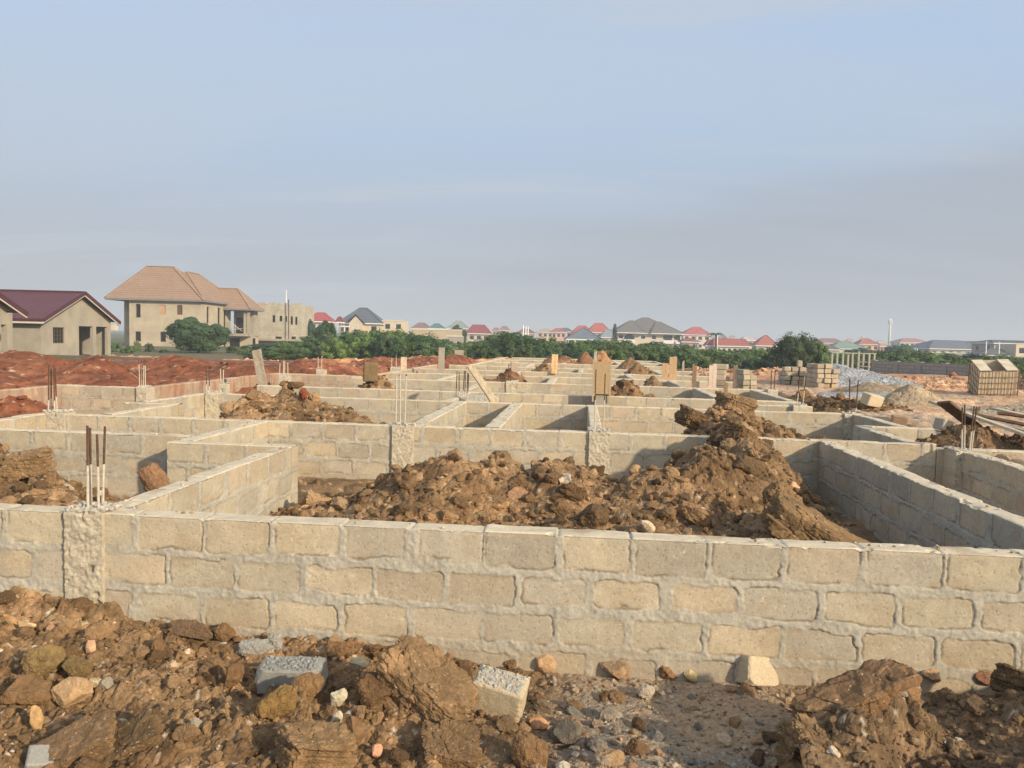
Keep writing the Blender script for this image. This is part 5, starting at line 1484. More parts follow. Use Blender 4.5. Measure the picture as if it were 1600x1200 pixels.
of = [ow(212, 219.5, 475, 496), ow(249, 258.5, 476.6, 491), ow(276, 285, 476.6, 492), ow(211, 220, 518, 533), ow(250, 259, 518.6, 534)]
orr = [(1.6, 2.5, 3.1, 5.2), (5.2, 6.2, 2.6, 5.2), (7.3, 8.2, 2.6, 5.2), (5.2, 6.2, -.1, 1.9), (7.3, 8.2, -.1, 1.9)]
shell(T1, M_TANREND, 0, fw_, 0, dp, -.8, E, {'f': of, 'r': orr}, rev=.25)
o = of[1]; MB().box(o[0] + .02, o[1] - .02, .10, .14, o[2] + .02, o[3] - .02).build('window_boarding', simple((.52, .31, .19)), T1)
o = of[2]; win(T1, 'f', (0, fw_, 0, dp), *o, simple((.20, .13, .09)), simple((.12, .08, .06)), .14, .08, 1)
for o in (of[0], of[3], of[4]):
    win(T1, 'f', (0, fw_, 0, dp), *o, simple((.05, .04, .035)), M_DARK, .2, .06)
for o in orr:
    win(T1, 'r', (0, fw_, 0, dp), *o, simple((.05, .04, .035)), M_DARK, .2, .06)
shell(T1, M_TANREND, -2.15, -.001, 3, dp - .3, -.8, E - .01, {'f': [(1.5, 2.1, 3.2, 5.2), (1.4, 2.1, -.3, 1.75)]}, name='side_wall', rev=.25, sides='fl')
win(T1, 'f', (-2.15, 0, 3, dp), 1.5, 2.1, 3.2, 5.2, simple((.05, .04, .035)), M_DARK, .2, .06)
win(T1, 'f', (-2.15, 0, 3, dp), 1.4, 2.1, -.3, 1.75, simple((.05, .04, .035)), M_DARK, .2, .06, name='door')
M_EAVE = simple((.20, .19, .19))
zt = 10.3
hip(T1, M_TILE, -2.7, fw_ + .5, -.6, dp + .5, E + .15, zt, (at_y(231, 411, 100)[0] - tx0, dp / 2), (at_y(271, 411, 100)[0] - tx0, dp / 2), M_EAVE)
hip(T1, M_TILE, fw_ - 8.2, fw_ + .49, -.1, dp + 3.4, E + .146, 9.7, (fw_ - 3.9, 4.9), (fw_ - 3.9, dp - 1.2), M_EAVE, name='side_roof', along='y')
# its balcony wing
bw = empty('x', (0, 0, 0), 'x', 'x'); bpy.data.objects.remove(bw)
bx0 = fw_ + .02; by0 = 7.5
bxe = at_y(404, 500, 106)[0] - tx0
hip(T1, M_TILE, bx0 - 3.5, bxe + .3, by0 - .6, by0 + 5, 5.2, 8.0, (at_y(338, 450, 105)[0] - tx0, by0 + 2.6), (at_y(371, 450, 105)[0] - tx0, by0 + 2.6), M_EAVE, name='balcony_roof')
MB().box(bx0, bxe - .3, by0, by0 + 5, 1.55, 1.85).build('balcony_slab', M_GREYCONC, T1)
for x in (at_y(387, 500, 102.5)[0] - tx0, bxe - .7):
    MB().box(x - .17, x + .17, by0 + .1, by0 + .42, 1.855, 4.97).build('balcony_column', M_GREYCONC, T1)
shell(T1, M_TANREND, bx0, bxe - .5, by0 + 1.5, by0 + 5, -.8, 1.54, {'f': [(.1, 1.5, -.7, 1.3), (3.2, 3.6, -.1, 1.3)]}, name='wing_wall', sides='fr')
win(T1, 'f', (bx0, bxe, by0 + 1.5, by0 + 5), .1, 1.5, -.7, 1.3, simple((.05, .04, .035)), M_DARK, .15, .05, name='door')
win(T1, 'f', (bx0, bxe, by0 + 1.5, by0 + 5), 3.2, 3.6, -.1, 1.3, simple((.05, .04, .035)), M_DARK, .15, .05)
shell(T1, M_GREYCONC, bx0 + .01, bxe - .6, by0 + 3.4, by0 + 5, 1.86, 4.96, {'f': [(.2, 2.2, 1.9, 4.1)]}, name='balcony_wall', sides='fr')
MB().box(bx0 + .2, bx0 + 2.2, by0 + 3.65, by0 + 3.7, 1.9, 4.1).build('balcony_door', M_DARK, T1)
MB().bar((bx0 + .4, by0 + .4, 3.6), (bx0 + 2.2, by0 + .5, 2.2), .14, .05).bar((bx0 + .3, by0 + .3, 2.3), (bx0 + 2.3, by0 + .35, 2.6), .10, .05).build('loose_plank', M_CREAMTRIM, T1)

# --- unfinished block building right of it
M_PALEBLK = None
mm, nt_, bs_ = newmat('pale_block', .95)
tc = N(nt_, 'ShaderNodeTexCoord'); sp = N(nt_, 'ShaderNodeSeparateXYZ'); nt_.links.new(tc.outputs['Object'], sp.inputs[0])
ad = N(nt_, 'ShaderNodeMath', operation='ADD'); nt_.links.new(sp.outputs['X'], ad.inputs[0]); nt_.links.new(sp.outputs['Y'], ad.inputs[1])
cb = N(nt_, 'ShaderNodeCombineXYZ'); nt_.links.new(ad.outputs[0], cb.inputs['X']); nt_.links.new(sp.outputs['Z'], cb.inputs['Y'])
br = N(nt_, 'ShaderNodeTexBrick'); nt_.links.new(cb.outputs[0], br.inputs['Vector'])
br.inputs['Scale'].default_value = 1; br.inputs['Brick Width'].default_value = .47; br.inputs['Row Height'].default_value = .24; br.inputs['Mortar Size'].default_value = .02
br.inputs['Color1'].default_value = (.50, .44, .335, 1); br.inputs['Color2'].default_value = (.42, .37, .28, 1); br.inputs['Mortar'].default_value = (.36, .32, .25, 1)
n3 = noise_node(nt_, .6, 8, .7); mr = N(nt_, 'ShaderNodeMapRange'); mr.inputs['From Min'].default_value = .3; mr.inputs['From Max'].default_value = .7; mr.inputs['To Min'].default_value = .75; mr.inputs['To Max'].default_value = 1.2
nt_.links.new(n3.outputs['Fac'], mr.inputs['Value'])
mx = N(nt_, 'ShaderNodeMix', data_type='RGBA', blend_type='MULTIPLY'); mx.inputs['Factor'].default_value = 1
nt_.links.new(br.outputs['Color'], mx.inputs['A']); nt_.links.new(mr.outputs['Result'], mx.inputs['B']); nt_.links.new(mx.outputs['Result'], bs_.inputs['Base Color'])
M_PALEBLK = mm
ux0 = at_y(398, 500, 112)[0]
U1 = empty('unfinished_building', (ux0, 112, 0), 'roofless pale block building with small dark windows right of the tan house', 'building', 0, 'houses by the red bank')


def ou(pa, pb, ya, yb):
    a = at_y(pa, yb, 112); b = at_y(pb, ya, 112); return (a[0] - ux0, b[0] - ux0, a[2], b[2])


uw = at_y(471, 500, 112)[0] - ux0; uz = at_y(430, 476, 112)[2]
ofs = [ou(425.5, 430, 492.5, 503.5), ou(436.5, 441, 493.5, 502), ou(446, 448.6, 494, 502.5), ou(453.8, 457.6, 494.5, 507), ou(461, 464.6, 495, 507.5), ou(430, 440, 526, 533), ou(455, 462, 526, 534)]
shell(U1, M_PALEBLK, 0, uw, 0, 7, -.8, uz, {'f': ofs}, rev=.2)
for o in ofs:
    win(U1, 'f', (0, uw, 0, 7), *o, simple((.05, .04, .035)), M_DARK, .15, .04)
rg = random.Random(3); m = MB()
for k in range(14):
    x = uw * k / 14; m.box(x, x + uw / 14 - .02, 0.003, .2, uz + .003, uz + rg.choice([.03, .12, .24, .24, .3]))
m.build('ragged_parapet', M_PALEBLK, U1)
MB().box(-3.0, uw, -1.0, -.005, .95, 1.25).build('slab', M_GREYCONC, U1)
MB().box(-2.9, -.3, -.9, -.5, -.8, .93).build('garage_opening', M_DARK, U1)
mast = at_y(447, 475, 113)
MB().tube([(mast[0], 113, mast[2] - 2), (mast[0], 113, at_y(447, 453, 113)[2])], .075, 8).build('x', M_WHITE)
mo = bpy.data.objects['x']; mo.name = 'pipe_mast'; tag(mo, 'white pipe mast rising behind the roofless block building', 'mast', 'poles and masts')
p1 = at_y(451, 530, 111.4); p2 = at_y(451, 468, 111.4)
mo = MB().tube([(p1[0], 111.4, -.5), (p2[0], 111.4, p2[2])], .07, 7).build('scaffold_pole', M_RUST); tag(mo, 'thin dark pole standing before the roofless block building', 'pole', 'poles and masts')
# two red roofed houses peeping behind it
house('red roofed house half hidden behind the roofless block building', 455, 485, 170, 500, 487, (.33, .055, .05), (.45, .4, .34), floors=1, nwin=2)
house('bright red hip roof right of the roofless block building', 479, 519, 165, 502, 488.5, (.42, .06, .055), (.5, .46, .42), (.3, .62), floors=1, nwin=3)


def h2x(root, x0, x1, y0, y1, ze, zr, Wd, D, rm, wm):
    for x in (x0 + .2, x0 + 1.2):
        MB().box(x, x + .22, -1.6, -1.4, -.6, ze - 1.0).build('porch_column', M_WHITE, root)
    MB().box(x0 - .1, x0 + 2.2, -1.7, y0 - .01, ze - 1.0, ze - .75).build('porch_slab', M_WHITE, root)


house('two storey cream house with slate blue hip roof and white porch columns', 527, 598, 165, 504.5, 481, (.105, .125, .15), (.56, .47, .34), (.42, .58), gable=(.42, .40, .55), nwin=3, extra=h2x)
p = house('small maroon roof beside the slate blue roofed house', 524, 536, 158, 503, 495, (.24, .05, .06), (.42, .38, .33), floors=1, nwin=1)


def flat_building(label, pl, pr, Y, yt, col, rows, ncol, group='houses beyond the bushes', depth=8, zb=-.6, cat='building', par=None):
    a = at_y(pl, yt, Y); b = at_y(pr, yt, Y); z = (a[2] + b[2]) / 2
    r = empty('flat_building', (a[0], Y, 0), label, cat, 0, group); Wd = b[0] - a[0]
    ops = []
    for j in range(rows):
        for k in range(ncol):
            c = Wd * (k + .5) / ncol; hw = min(.6, Wd / ncol * .3); t = z - .7 - 2.7 * j
            if t - 1.2 > zb:
                ops.append((c - hw, c + hw, t - 1.2, t))
    shell(r, simple(col, .1, .6), 0, Wd, 0, depth, zb, z, {'f': ops})
    MB().poly([(0, 0, z - .02), (Wd, 0, z - .02), (Wd, depth, z - .02), (0, depth, z - .02)]).build('flat_roof', M_GREYCONC, r)
    m = MB().box(-.08, Wd + .08, -.08, -.002, z - .12, z + .10).build('parapet', par or M_CREAMTRIM, r)
    for o in ops:
        win(r, 'f', (0, Wd, 0, depth), *o)
    return r


flat_building('plain flat topped cream building right of the slate blue roof', 597, 631, 168, 501, (.58, .48, .34), 1, 2)
house('brown roofed cream house with a shallow roof left of the teal roof', 642, 673, 230, 513, 504.5, (.25, .14, .12), (.55, .46, .35), floors=1, nwin=3)
house('teal roofed house among the far houses', 668, 695, 225, 513, 505.5, (.07, .20, .19), (.5, .45, .36), (.4, .6), floors=1, nwin=2)
house('pale grey green hip roof behind the dark round tree', 697, 733, 235, 513, 501.5, (.24, .29, .26), (.55, .45, .3), (.45, .6), floors=2, nwin=3)
house('maroon roofed house right of the dark round tree', 728, 768, 215, 521, 507.5, (.29, .05, .055), (.52, .44, .34), (.25, .7), floors=1, nwin=3)
flat_building('long low beige wall like building below the teal roof', 643, 722, 140, 515, (.46, .37, .26), 0, 0, depth=.4, cat='wall')
flat_building('unfinished grey concrete frame among the bushes left of middle', 699, 722, 110, 525, (.34, .31, .25), 1, 2, depth=4)
far = [  # label, pl, pr, Y, ye, yr, roof, wall, floors, nwin
    ('tiny pink house with a dark gable left of middle', 768, 782, 380, 517, 512, (.30, .12, .1), (.55, .38, .32), 1, 2),
    ('pale pink two storey house with a small brown roof in the far middle', 779, 797, 360, 516, 509.5, (.28, .15, .13), (.60, .42, .36), 2, 3),
    ('maroon roofed far house behind three pale poles', 806, 838, 270, 521, 514, (.26, .09, .075), (.50, .40, .33), 1, 3),
    ('pink far house with a flat brown roof left of the red roofed pair', 838, 866, 300, 519, 514, (.42, .30, .24), (.60, .40, .31), 2, 3),
    ('pink house with red roof in the far middle', 860, 886, 280, 519, 513, (.38, .10, .08), (.60, .36, .28), 2, 3),
    ('dark slate roofed house behind the pink house with red roof', 872, 896, 300, 518, 512.5, (.12, .13, .14), (.5, .4, .33), 2, 2),
    ('red hip roof behind the blue roof, left of its taller neighbour', 893, 928, 250, 521, 509, (.42, .085, .06), (.56, .45, .38), 1, 3),
    ('tall red hip roof between the blue roof and the big grey brown house', 918, 956, 240, 519, 505, (.45, .09, .065), (.60, .5, .42), 2, 3),
    ('light blue grey roof between the tall red roof and the big grey brown house', 938, 966, 205, 527, 514.5, (.22, .27, .31), (.55, .46, .35), 1, 2),
]
for q in far:
    house(q[0], q[1], q[2], q[3], q[4], q[5], q[6], q[7], floors=q[8], nwin=q[9], oh=.5)


def openroof(root, x0, x1, y0, y1, ze, zr, Wd, D, rm, wm):
    for k in range(6):
        x = x0 + (x1 - x0) * k / 5
        MB().box(x - .15, x + .15, y0 - .4, y0 - .1, -.6, ze - .2).build('veranda_post', M_WHITE, root)


house('low slate blue pyramid roof over white veranda posts before the red roofs', 884, 943, 150, 530, 512.5, (.14, .175, .215), (.20, .18, .15), (.48, .52), floors=1, nwin=5, extra=openroof)


def bigx(root, x0, x1, y0, y1, ze, zr, Wd, D, rm, wm):
    # side hips, arched balcony and balconies of the big house
    hip(root, rm, -Wd / 2 - .1, -Wd * .05, -1.6, D * .8, ze + .02, ze + (zr - ze) * .78, (-Wd * .24, D * .35), (-Wd * .2, D * .35), name='side_roof')
    hip(root, rm, Wd * .02, Wd / 2 + .1, -1.2, D * .8, ze + .01, ze + (zr - ze) * .74, (Wd * .14, D * .35), (Wd * .2, D * .35), name='side_roof')
    m = MB(); c = x0 + (x1 - x0) * .21; r = 1.55; zc = ze - 1.75
    pts = [(c + r * math.cos(t), y0 - .06, zc + r * .95 * math.sin(t)) for t in np.linspace(0, math.pi, 14)]
    m.poly([(c - r, y0 - .06, zc - .4)] + [(c + r, y0 - .06, zc - .4)] + pts); m.build('arch_opening', M_DARK, root)
    m = MB()
    for k in range(13):
        t0, t1 = math.pi * k / 13, math.pi * (k + 1) / 13
        m.bar((c + (r + .12) * math.cos(t0), y0 - .12, zc + (r + .12) * .95 * math.sin(t0)), (c + (r + .12) * math.cos(t1), y0 - .12, zc + (r + .12) * .95 * math.sin(t1)), .2, .2, (0, 1, 0))
    m.build('arch_trim', M_WHITE, root)
    for cx_, w in ((c, 1.6), (x0 + (x1 - x0) * .80, 1.5), (x0 + (x1 - x0) * .95, .8)):
        MB().box(cx_ - w, cx_ + w, y0 - .8, y0 - .68, ze - 2.75, ze - 1.95).box(cx_ - w, cx_ + w, y0 - .8, y0 - .01, ze - 2.95, ze - 2.76).build('balcony', M_WHITE, root)
    for f_, za_ in ((.80, ze - .45), (.95, ze - .5)):
        cc = x0 + (x1 - x0) * f_; MB().box(cc - 1.1 if f_ < .9 else cc - .6, cc + 1.1 if f_ < .9 else cc + .6, y0 - .03, y0 - .005, ze - 2.7, za_).build('balcony_door', M_DARK, root)


house('big cream two storey house under a grey brown many hipped roof', 959, 1069, 225, 520.5, 496.5, (.165, .145, .125), (.60, .51, .39), (.46, .54), .7, floors=2, nwin=6, extra=bigx, roofband=.6)
far = [
    ('cream house with a bright red rounded hip roof right of the big house', 1066, 1113, 260, 523, 511, (.46, .075, .07), (.64, .54, .44), (.45, .65), 2, 4),
    ('low dark red roof in front of the bright red roofed house', 1064, 1096, 205, 534, 528.5, (.30, .075, .06), (.40, .32, .25), (.3, .6), 1, 2),
    ('small maroon roof left of the long red roof', 1102, 1122, 190, 540, 531, (.27, .06, .055), (.45, .36, .28), (.3, .6), 1, 2),
    ('long low red roof over a cream wall behind the bushes', 1116, 1174, 180, 540.5, 529.5, (.40, .085, .065), (.66, .56, .44), (.08, .92), 1, 6),
    ('pale grey pink house with a flat top behind the long red roof', 1158, 1188, 300, 532, 526, (.50, .42, .38), (.58, .46, .40), (.3, .7), 2, 3),
    ('dark orange red pyramid roof left of the big tree', 1180, 1217, 200, 540, 524, (.40, .10, .07), (.5, .4, .32), (.5, .6), 1, 2),
    ('brown roofed far house right of the big tree', 1278, 1322, 290, 536, 529, (.28, .13, .11), (.56, .45, .35), (.3, .75), 1, 3),
    ('dark grey low roof right of the big tree', 1276, 1314, 215, 546, 539, (.13, .12, .115), (.56, .44, .35), (.2, .7), 1, 3),
    ('pale green wide roof right of the dark low roof', 1300, 1360, 240, 545, 534, (.20, .29, .22), (.55, .5, .42), (.35, .6), 1, 4),
    ('orange house with a red hip roof near the white mast', 1342, 1377, 260, 538, 529, (.42, .10, .07), (.70, .40, .13), (.35, .55), 2, 3),
    ('small pink house right of the orange house', 1374, 1390, 250, 541, 538, (.5, .24, .18), (.60, .32, .25), (.3, .7), 1, 2),
    ('white three storey block with a pink red hip roof', 1406, 1454, 330, 535, 529, (.44, .16, .15), (.70, .64, .57), (.3, .7), 3, 6),
    ('long slate roofed building with pale windows at right', 1452, 1562, 215, 545.5, 532.5, (.135, .155, .185), (.36, .325, .28), (.26, .62), 1, 8),
    ('slate roofed wing behind the long slate roofed building', 1500, 1572, 260, 541, 533.5, (.15, .17, .20), (.55, .46, .36), (.2, .8), 2, 6),
    ('grey and cream two storey house with dark roof at the right frame edge', 1552, 1640, 165, 536.5, 532.5, (.10, .10, .11), (.40, .36, .31), (.2, .8), 2, 6),
    ('low dark roofed annex left of the house at the right frame edge', 1528, 1580, 150, 555, 545, (.12, .11, .115), (.22, .21, .2), (.6, .9), 1, 3),
]
for q in far:
    house(q[0], q[1], q[2], q[3], q[4], q[5], q[6], q[7], ridge=q[8], floors=q[9], nwin=q[10], oh=.5)
flat_building('low grey walled compound with a cream doorway before the long slate roof', 1448, 1512, 190, 551, (.30, .275, .24), 0, 0, depth=6)
flat_building('cream wall of the house at the right frame edge', 1588, 1645, 150, 538, (.62, .50, .36), 2, 3, depth=6)
rg = random.Random(12)
FARROOF = [(.36, .16, .13), (.42, .2, .16), (.3, .22, .2), (.25, .27, .29), (.34, .12, .1), (.45, .3, .24)]
nfar = [(797, 516), (826, 515), (852, 513), (905, 517), (1130, 526), (1145, 524), (1172, 527), (1222, 528), (1300, 531), (1322, 532), (1330, 529), (1358, 531), (1398, 535), (1462, 532), (1480, 533), (1378, 532), (700, 511), (655, 508), (622, 509), (1195, 528), (1420, 531), (1530, 534), (1575, 535), (1112, 526), (760, 512)]
for k, (px, py) in enumerate(nfar):
    w = rg.uniform(9, 17); Y = rg.uniform(430, 620)
    house('tiny hazy house of the far town on the skyline', px - w / 2, px + w / 2, Y, py + 3.2, py, rg.choice(FARROOF), rg.choice([(.6, .45, .38), (.62, .55, .46), (.55, .40, .34)]), floors=1, nwin=2, oh=.6, group='hazy houses of the far town', wins=False, zbase=-1)

# ------------------------------------------------------------------ poles, mast, fence posts, boundary wall
t0 = at_y(1389, 541, 420); t1 = at_y(1391, 497, 420)
MT = empty('cell_mast', (t0[0], 420, 0), 'tall white cell mast rising above the far houses at right', 'mast', 0, 'poles and masts')
MB().tube([(0, 0, -1), (0, 0, t1[2] * .86), (0, 0, t1[2])], [.75, .5, .3], 10).build('pole', M_WHITE, MT, True)
zt_ = t1[2] * .90
mb = MB()
for k in range(6):
    a = k * math.pi / 3
    mb.box(.9 * math.cos(a) - .22, .9 * math.cos(a) + .22, .9 * math.sin(a) - .15, .9 * math.sin(a) + .15, zt_ - 1.1, zt_ + 1.1)
mb.build('antennas', M_WHITE, MT); MB().tube([(0, 0, zt_ - .1), (0, 0, zt_ + .1)], 1.0, 12).build('platform', M_GREYCONC, MT)


def pole(label, px, yt, Y, r=.1, mat=None, arm=False, name='utility_pole'):
    b = at_y(px, 540, Y); t = at_y(px, yt, Y)
    if arm:
        g = empty(name, (b[0], Y, 0), label, 'pole', 0, 'poles and masts')
        MB().tube([(0, 0, -.5), (0, 0, t[2])], [r * 1.2, r * .8], 8).build('pole', mat or M_GREYCONC, g, True)
        MB().box(-.9, .9, -.06, .06, t[2] - .6, t[2] - .45).build('crossarm', M_GREYCONC, g)
        return g
    o = MB().tube([(b[0], Y, -.5), (b[0], Y, t[2])], [r * 1.2, r * .8], 8).build(name, mat or M_GREYCONC, None, True)
    return tag(o, label, 'pole', 'poles and masts')


pole('dark utility pole before the pale grey green roof', 712.5, 500, 170, .13, None, True)
pole('left one of three pale poles above the bushes', 817, 508, 130, .11, M_WHITE)
pole('middle one of three pale poles above the bushes', 821, 509.5, 132, .11, M_WHITE)
pole('right one of three pale poles above the bushes', 824.5, 510.5, 134, .11, M_WHITE)
pole('pale pole standing by the palm tree', 1120.5, 520, 165, .13, M_WHITE)
pole('thin pole before the bright red rounded roof', 1087, 521, 160, .09)
pole('pole before the pale green wide roof', 1346, 525, 170, .11, None, True)
pole('pole above the long slate roof', 1541, 533, 140, .10, M_WHITE)
pole('pole near the right frame edge before the grey and cream house', 1561.5, 534, 138, .10, M_WHITE)
pole('short pale twin pole left of the grey boundary wall', 1430, 544, 120, .09, M_WHITE)
pole('short pale pole right of the twin pole', 1433.5, 545, 122, .09, M_WHITE)
for k, (px, yt, yb) in enumerate([(1300, 553, 570), (1308, 552, 566), (1317, 553, 568), (1325, 554, 572), (1332, 551, 564), (1341.5, 549, 575), (1349, 552, 578), (1358, 553, 580), (1366, 553, 566)]):
    Y = 44 + k * .2
    b = at_y(px, 560, Y); t = at_y(px, yt, Y)
    o = MB().box(b[0] - .05, b[0] + .05, Y - .05, Y + .05, -.3, t[2]).build('fence_post', simple((.34, .34, .27)))
    tag(o, 'pale square post in the row before the bushes left of the grey wall', 'fence post', 'pale posts behind the gravel heap')
a = at_y(1300, 551, 48); b = at_y(1370, 551, 48)
o = MB().box(a[0], b[0], 48, 48.1, a[2] - .03, a[2] + .03).build('fence_beam', simple((.34, .34, .27))); tag(o, 'pale horizontal beam behind the row of square posts', 'beam')
a = at_y(1341, 572, 43.5); b = at_y(1370, 574, 42.2)
o = MB().bar((a[0], 43.6, a[2]), (b[0], 43.0, b[2]), .07).bar((a[0], 43.6, a[2] + .25), (b[0], 43.0, b[2] + .25), .05).build('fence_rail', M_CREAMTRIM); tag(o, 'pair of pale rails between the posts and the grey wall', 'rail')

# grey boundary wall
mm, nt_, bs_ = newmat('grey_block', .95)
tc = N(nt_, 'ShaderNodeTexCoord'); sp = N(nt_, 'ShaderNodeSeparateXYZ'); nt_.links.new(tc.outputs['Object'], sp.inputs[0])
cb = N(nt_, 'ShaderNodeCombineXYZ'); nt_.links.new(sp.outputs['X'], cb.inputs['X']); nt_.links.new(sp.outputs['Z'], cb.inputs['Y'])
br = N(nt_, 'ShaderNodeTexBrick'); nt_.links.new(cb.outputs[0], br.inputs['Vector'])
br.inputs['Scale'].default_value = 1; br.inputs['Brick Width'].default_value = .46; br.inputs['Row Height'].default_value = .19; br.inputs['Mortar Size'].default_value = .028
br.inputs['Color1'].default_value = (.36, .335, .295, 1); br.inputs['Color2'].default_value = (.29, .272, .24, 1); br.inputs['Mortar'].default_value = (.235, .22, .2, 1)
nt_.links.new(br.outputs['Color'], bs_.inputs['Base Color'])
M_GREYBLK = mm
pa = at_y(1362, 562.5, 45); pb = at_y(1522, 570.5, 39.5)
L = math.hypot(pb[0] - pa[0], pb[1] - pa[1]); rz = math.atan2(pb[1] - pa[1], pb[0] - pa[0])
BW = empty('boundary_wall', (pa[0], pa[1], 0), 'grey block boundary wall with plain piers at the far side of the yard', 'wall', rz)
MB().box(0, L, 0, .18, -.6, (pa[2] + pb[2]) / 2).build('wall_panel', M_GREYBLK, BW)
for k in range(5):
    x = .02 + (L - .3) * k / 4
    MB().box(x, x + .26, -.05, .23, -.6, (pa[2] + pb[2]) / 2 + .03).build('pier', simple((.30, .28, .245)), BW)
ps = at_y(1575, 571, 31)
o = MB().box(ps[0] - .09, ps[0] + .09, 31, 31.18, .6, ps[2] + .15).build('fence_post', simple((.50, .46, .32))); tag(o, 'short pale green post between the tank and the brown mound', 'fence post', 'posts')
for px, yt, yb, Y, w, lb in ((689.5, 543, 580, 27.5, .20, 'pale grey concrete post at the end of the red bank'), (717, 547, 570, 46, .5, 'grey concrete stub before the bushes right of the red bank')):
    b = at_y(px, yb, Y); t = at_y(px, yt, Y)
    o = MB().box(b[0] - w / 2, b[0] + w / 2, Y - w / 2, Y + w / 2, .3, t[2]).build('concrete_post', M_GREYCONC); tag(o, lb, 'post', 'posts')


# ------------------------------------------------------------------ foliage
def crown_mesh(name, seed, nclump=34, nleaf=95, leaf=.055, flat=.8, light=1.0, hue=0.0, open_=0.0, pal=None, core=True, clr=.27):
    """leafy crown of unit radius sitting on z=0..~1.6: leaf faces in clumps spread through the volume"""
    rg = np.random.RandomState(seed)
    d = rg.randn(nclump, 3); d /= np.linalg.norm(d, axis=1)[:, None]; d[:, 2] = d[:, 2] * .9 + .12
    rr = rg.uniform(.55, .95, nclump)
    cc = d * rr[:, None] * np.array([1, 1, flat]); cc[:, 2] += flat * .8
    cr = rg.uniform(.6, 1.25, nclump) * clr
    pal = np.array(pal if pal is not None else [(.055, .105, .024), (.07, .125, .028), (.045, .09, .022), (.085, .135, .034), (.10, .145, .036)])
    V, Fc, C = [], [], []
    n = nclump * nleaf
    ci = np.repeat(np.arange(nclump), nleaf)
    o = rg.randn(n, 3); o /= np.linalg.norm(o, axis=1)[:, None]
    rad = rg.uniform(.35, 1, n) ** .5
    pos = cc[ci] + o * (rad * cr[ci])[:, None]
    pos[:, 2] = np.maximum(pos[:, 2], .02 + .05 * rg.rand(n))
    pos[:, 2] *= 1.72 / pos[:, 2].max(); zk = 1.0
    nr = o * .9 + rg.randn(n, 3) * .65 + np.array([0, 0, .35]); nr /= np.linalg.norm(nr, axis=1)[:, None]
    t = np.cross(nr, rg.randn(n, 3)); t /= np.linalg.norm(t, axis=1)[:, None] + 1e-9; b = np.cross(nr, t)
    L = leaf * rg.uniform(.6, 1.4, n)[:, None]; w = .42
    q = np.stack([pos - t * L, pos + b * L * w, pos + t * L, pos - b * L * w], 1)
    tone = pick(pal, rg.rand(nclump))[ci] * rg.uniform(.75, 1.3, (n, 1)) * light
    V.append(q.reshape(-1, 3)); C.append(np.repeat(tone, 4, 0)); Fc = [tuple(4 * i + k for k in range(4)) for i in range(0)]
    F4 = np.arange(n * 4).reshape(n, 4)
    T = np.concatenate([F4[:, [0, 1, 2]], F4[:, [0, 2, 3]]]); nb = n * 4; FS = [T]
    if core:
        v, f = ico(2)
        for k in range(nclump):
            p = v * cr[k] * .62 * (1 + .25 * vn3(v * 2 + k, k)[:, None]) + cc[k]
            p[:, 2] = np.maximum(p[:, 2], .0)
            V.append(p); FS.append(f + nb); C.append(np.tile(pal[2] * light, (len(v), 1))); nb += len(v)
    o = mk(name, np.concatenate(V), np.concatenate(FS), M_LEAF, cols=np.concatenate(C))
    me = o.data; bpy.data.objects.remove(o)
    return me


def trunk_mesh(name, h, r, seed, limbs=4, spread=.5):
    rg = random.Random(seed); m = MB()
    m.tube([(0, 0, -.15), (.02, .01, h * .5), (0, .02, h)], [r * 1.3, r, r * .7], 7)
    for k in range(limbs):
        a = 2 * math.pi * k / limbs + rg.random(); s = spread * rg.uniform(.7, 1.2)
        m.tube([(0, .0, h * rg.uniform(.5, .9)), (s * .5 * math.cos(a), s * .5 * math.sin(a), h + .25), (s * math.cos(a), s * math.sin(a), h + .6)], [r * .6, r * .42, r * .2], 6)
    o = m.build(name, M_BARK, None, True); me = o.data; bpy.data.objects.remove(o); return me


LIGHTP = [(.09, .145, .035), (.11, .165, .04), (.07, .125, .03), (.12, .17, .045), (.095, .15, .038)]
DARKP = [(.038, .075, .022), (.048, .09, .026), (.03, .06, .02), (.06, .10, .028), (.042, .08, .025)]
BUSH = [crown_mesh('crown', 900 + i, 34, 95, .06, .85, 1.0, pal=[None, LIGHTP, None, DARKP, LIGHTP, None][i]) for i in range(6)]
TR = [trunk_mesh('trunk', .35, .05, 950 + i) for i in range(2)]
TREE = [crown_mesh('crown', 930 + i, 70, 150, .045, .9, 1.0, pal=[DARKP, None, LIGHTP][i], clr=.33) for i in range(3)]


def plant(name, label, cat, x, y, z, sx, sz_, crown, trunk, group, rz, lift=0.0):
    r = empty(name, (x, y, z), label, cat, rz, group)
    c = bpy.data.objects.new('crown', crown); COL.objects.link(c); c.parent = r; c.scale = (sx, sx, sz_); c.location = (0, 0, lift)
    t = bpy.data.objects.new('trunk', trunk); COL.objects.link(t); t.parent = r; t.scale = (sx, sx, max(.4, sz_) * (1 + lift / max(sz_, .1)))
    return r


def gz(x, y):
    u, v = UV(x, y); return float(ground_z(np.array([u]), np.array([v]))[0])


def tree_px(name, label, cat, pl, pr, yt, Y, crown, group=None, lift=.3, seed=1, zb=None):
    a = at_y(pl, yt, Y); b = at_y(pr, yt, Y); x = (a[0] + b[0]) / 2; w = (b[0] - a[0]) / 2 / 1.12
    z0 = gz(x, Y) - .1 if zb is None else zb; H = (a[2] + b[2]) / 2 - z0 - lift
    return plant(name, label, cat, x, Y, z0, w, H / 1.72, crown, TR[seed % 2], group, seed * 1.3, lift)


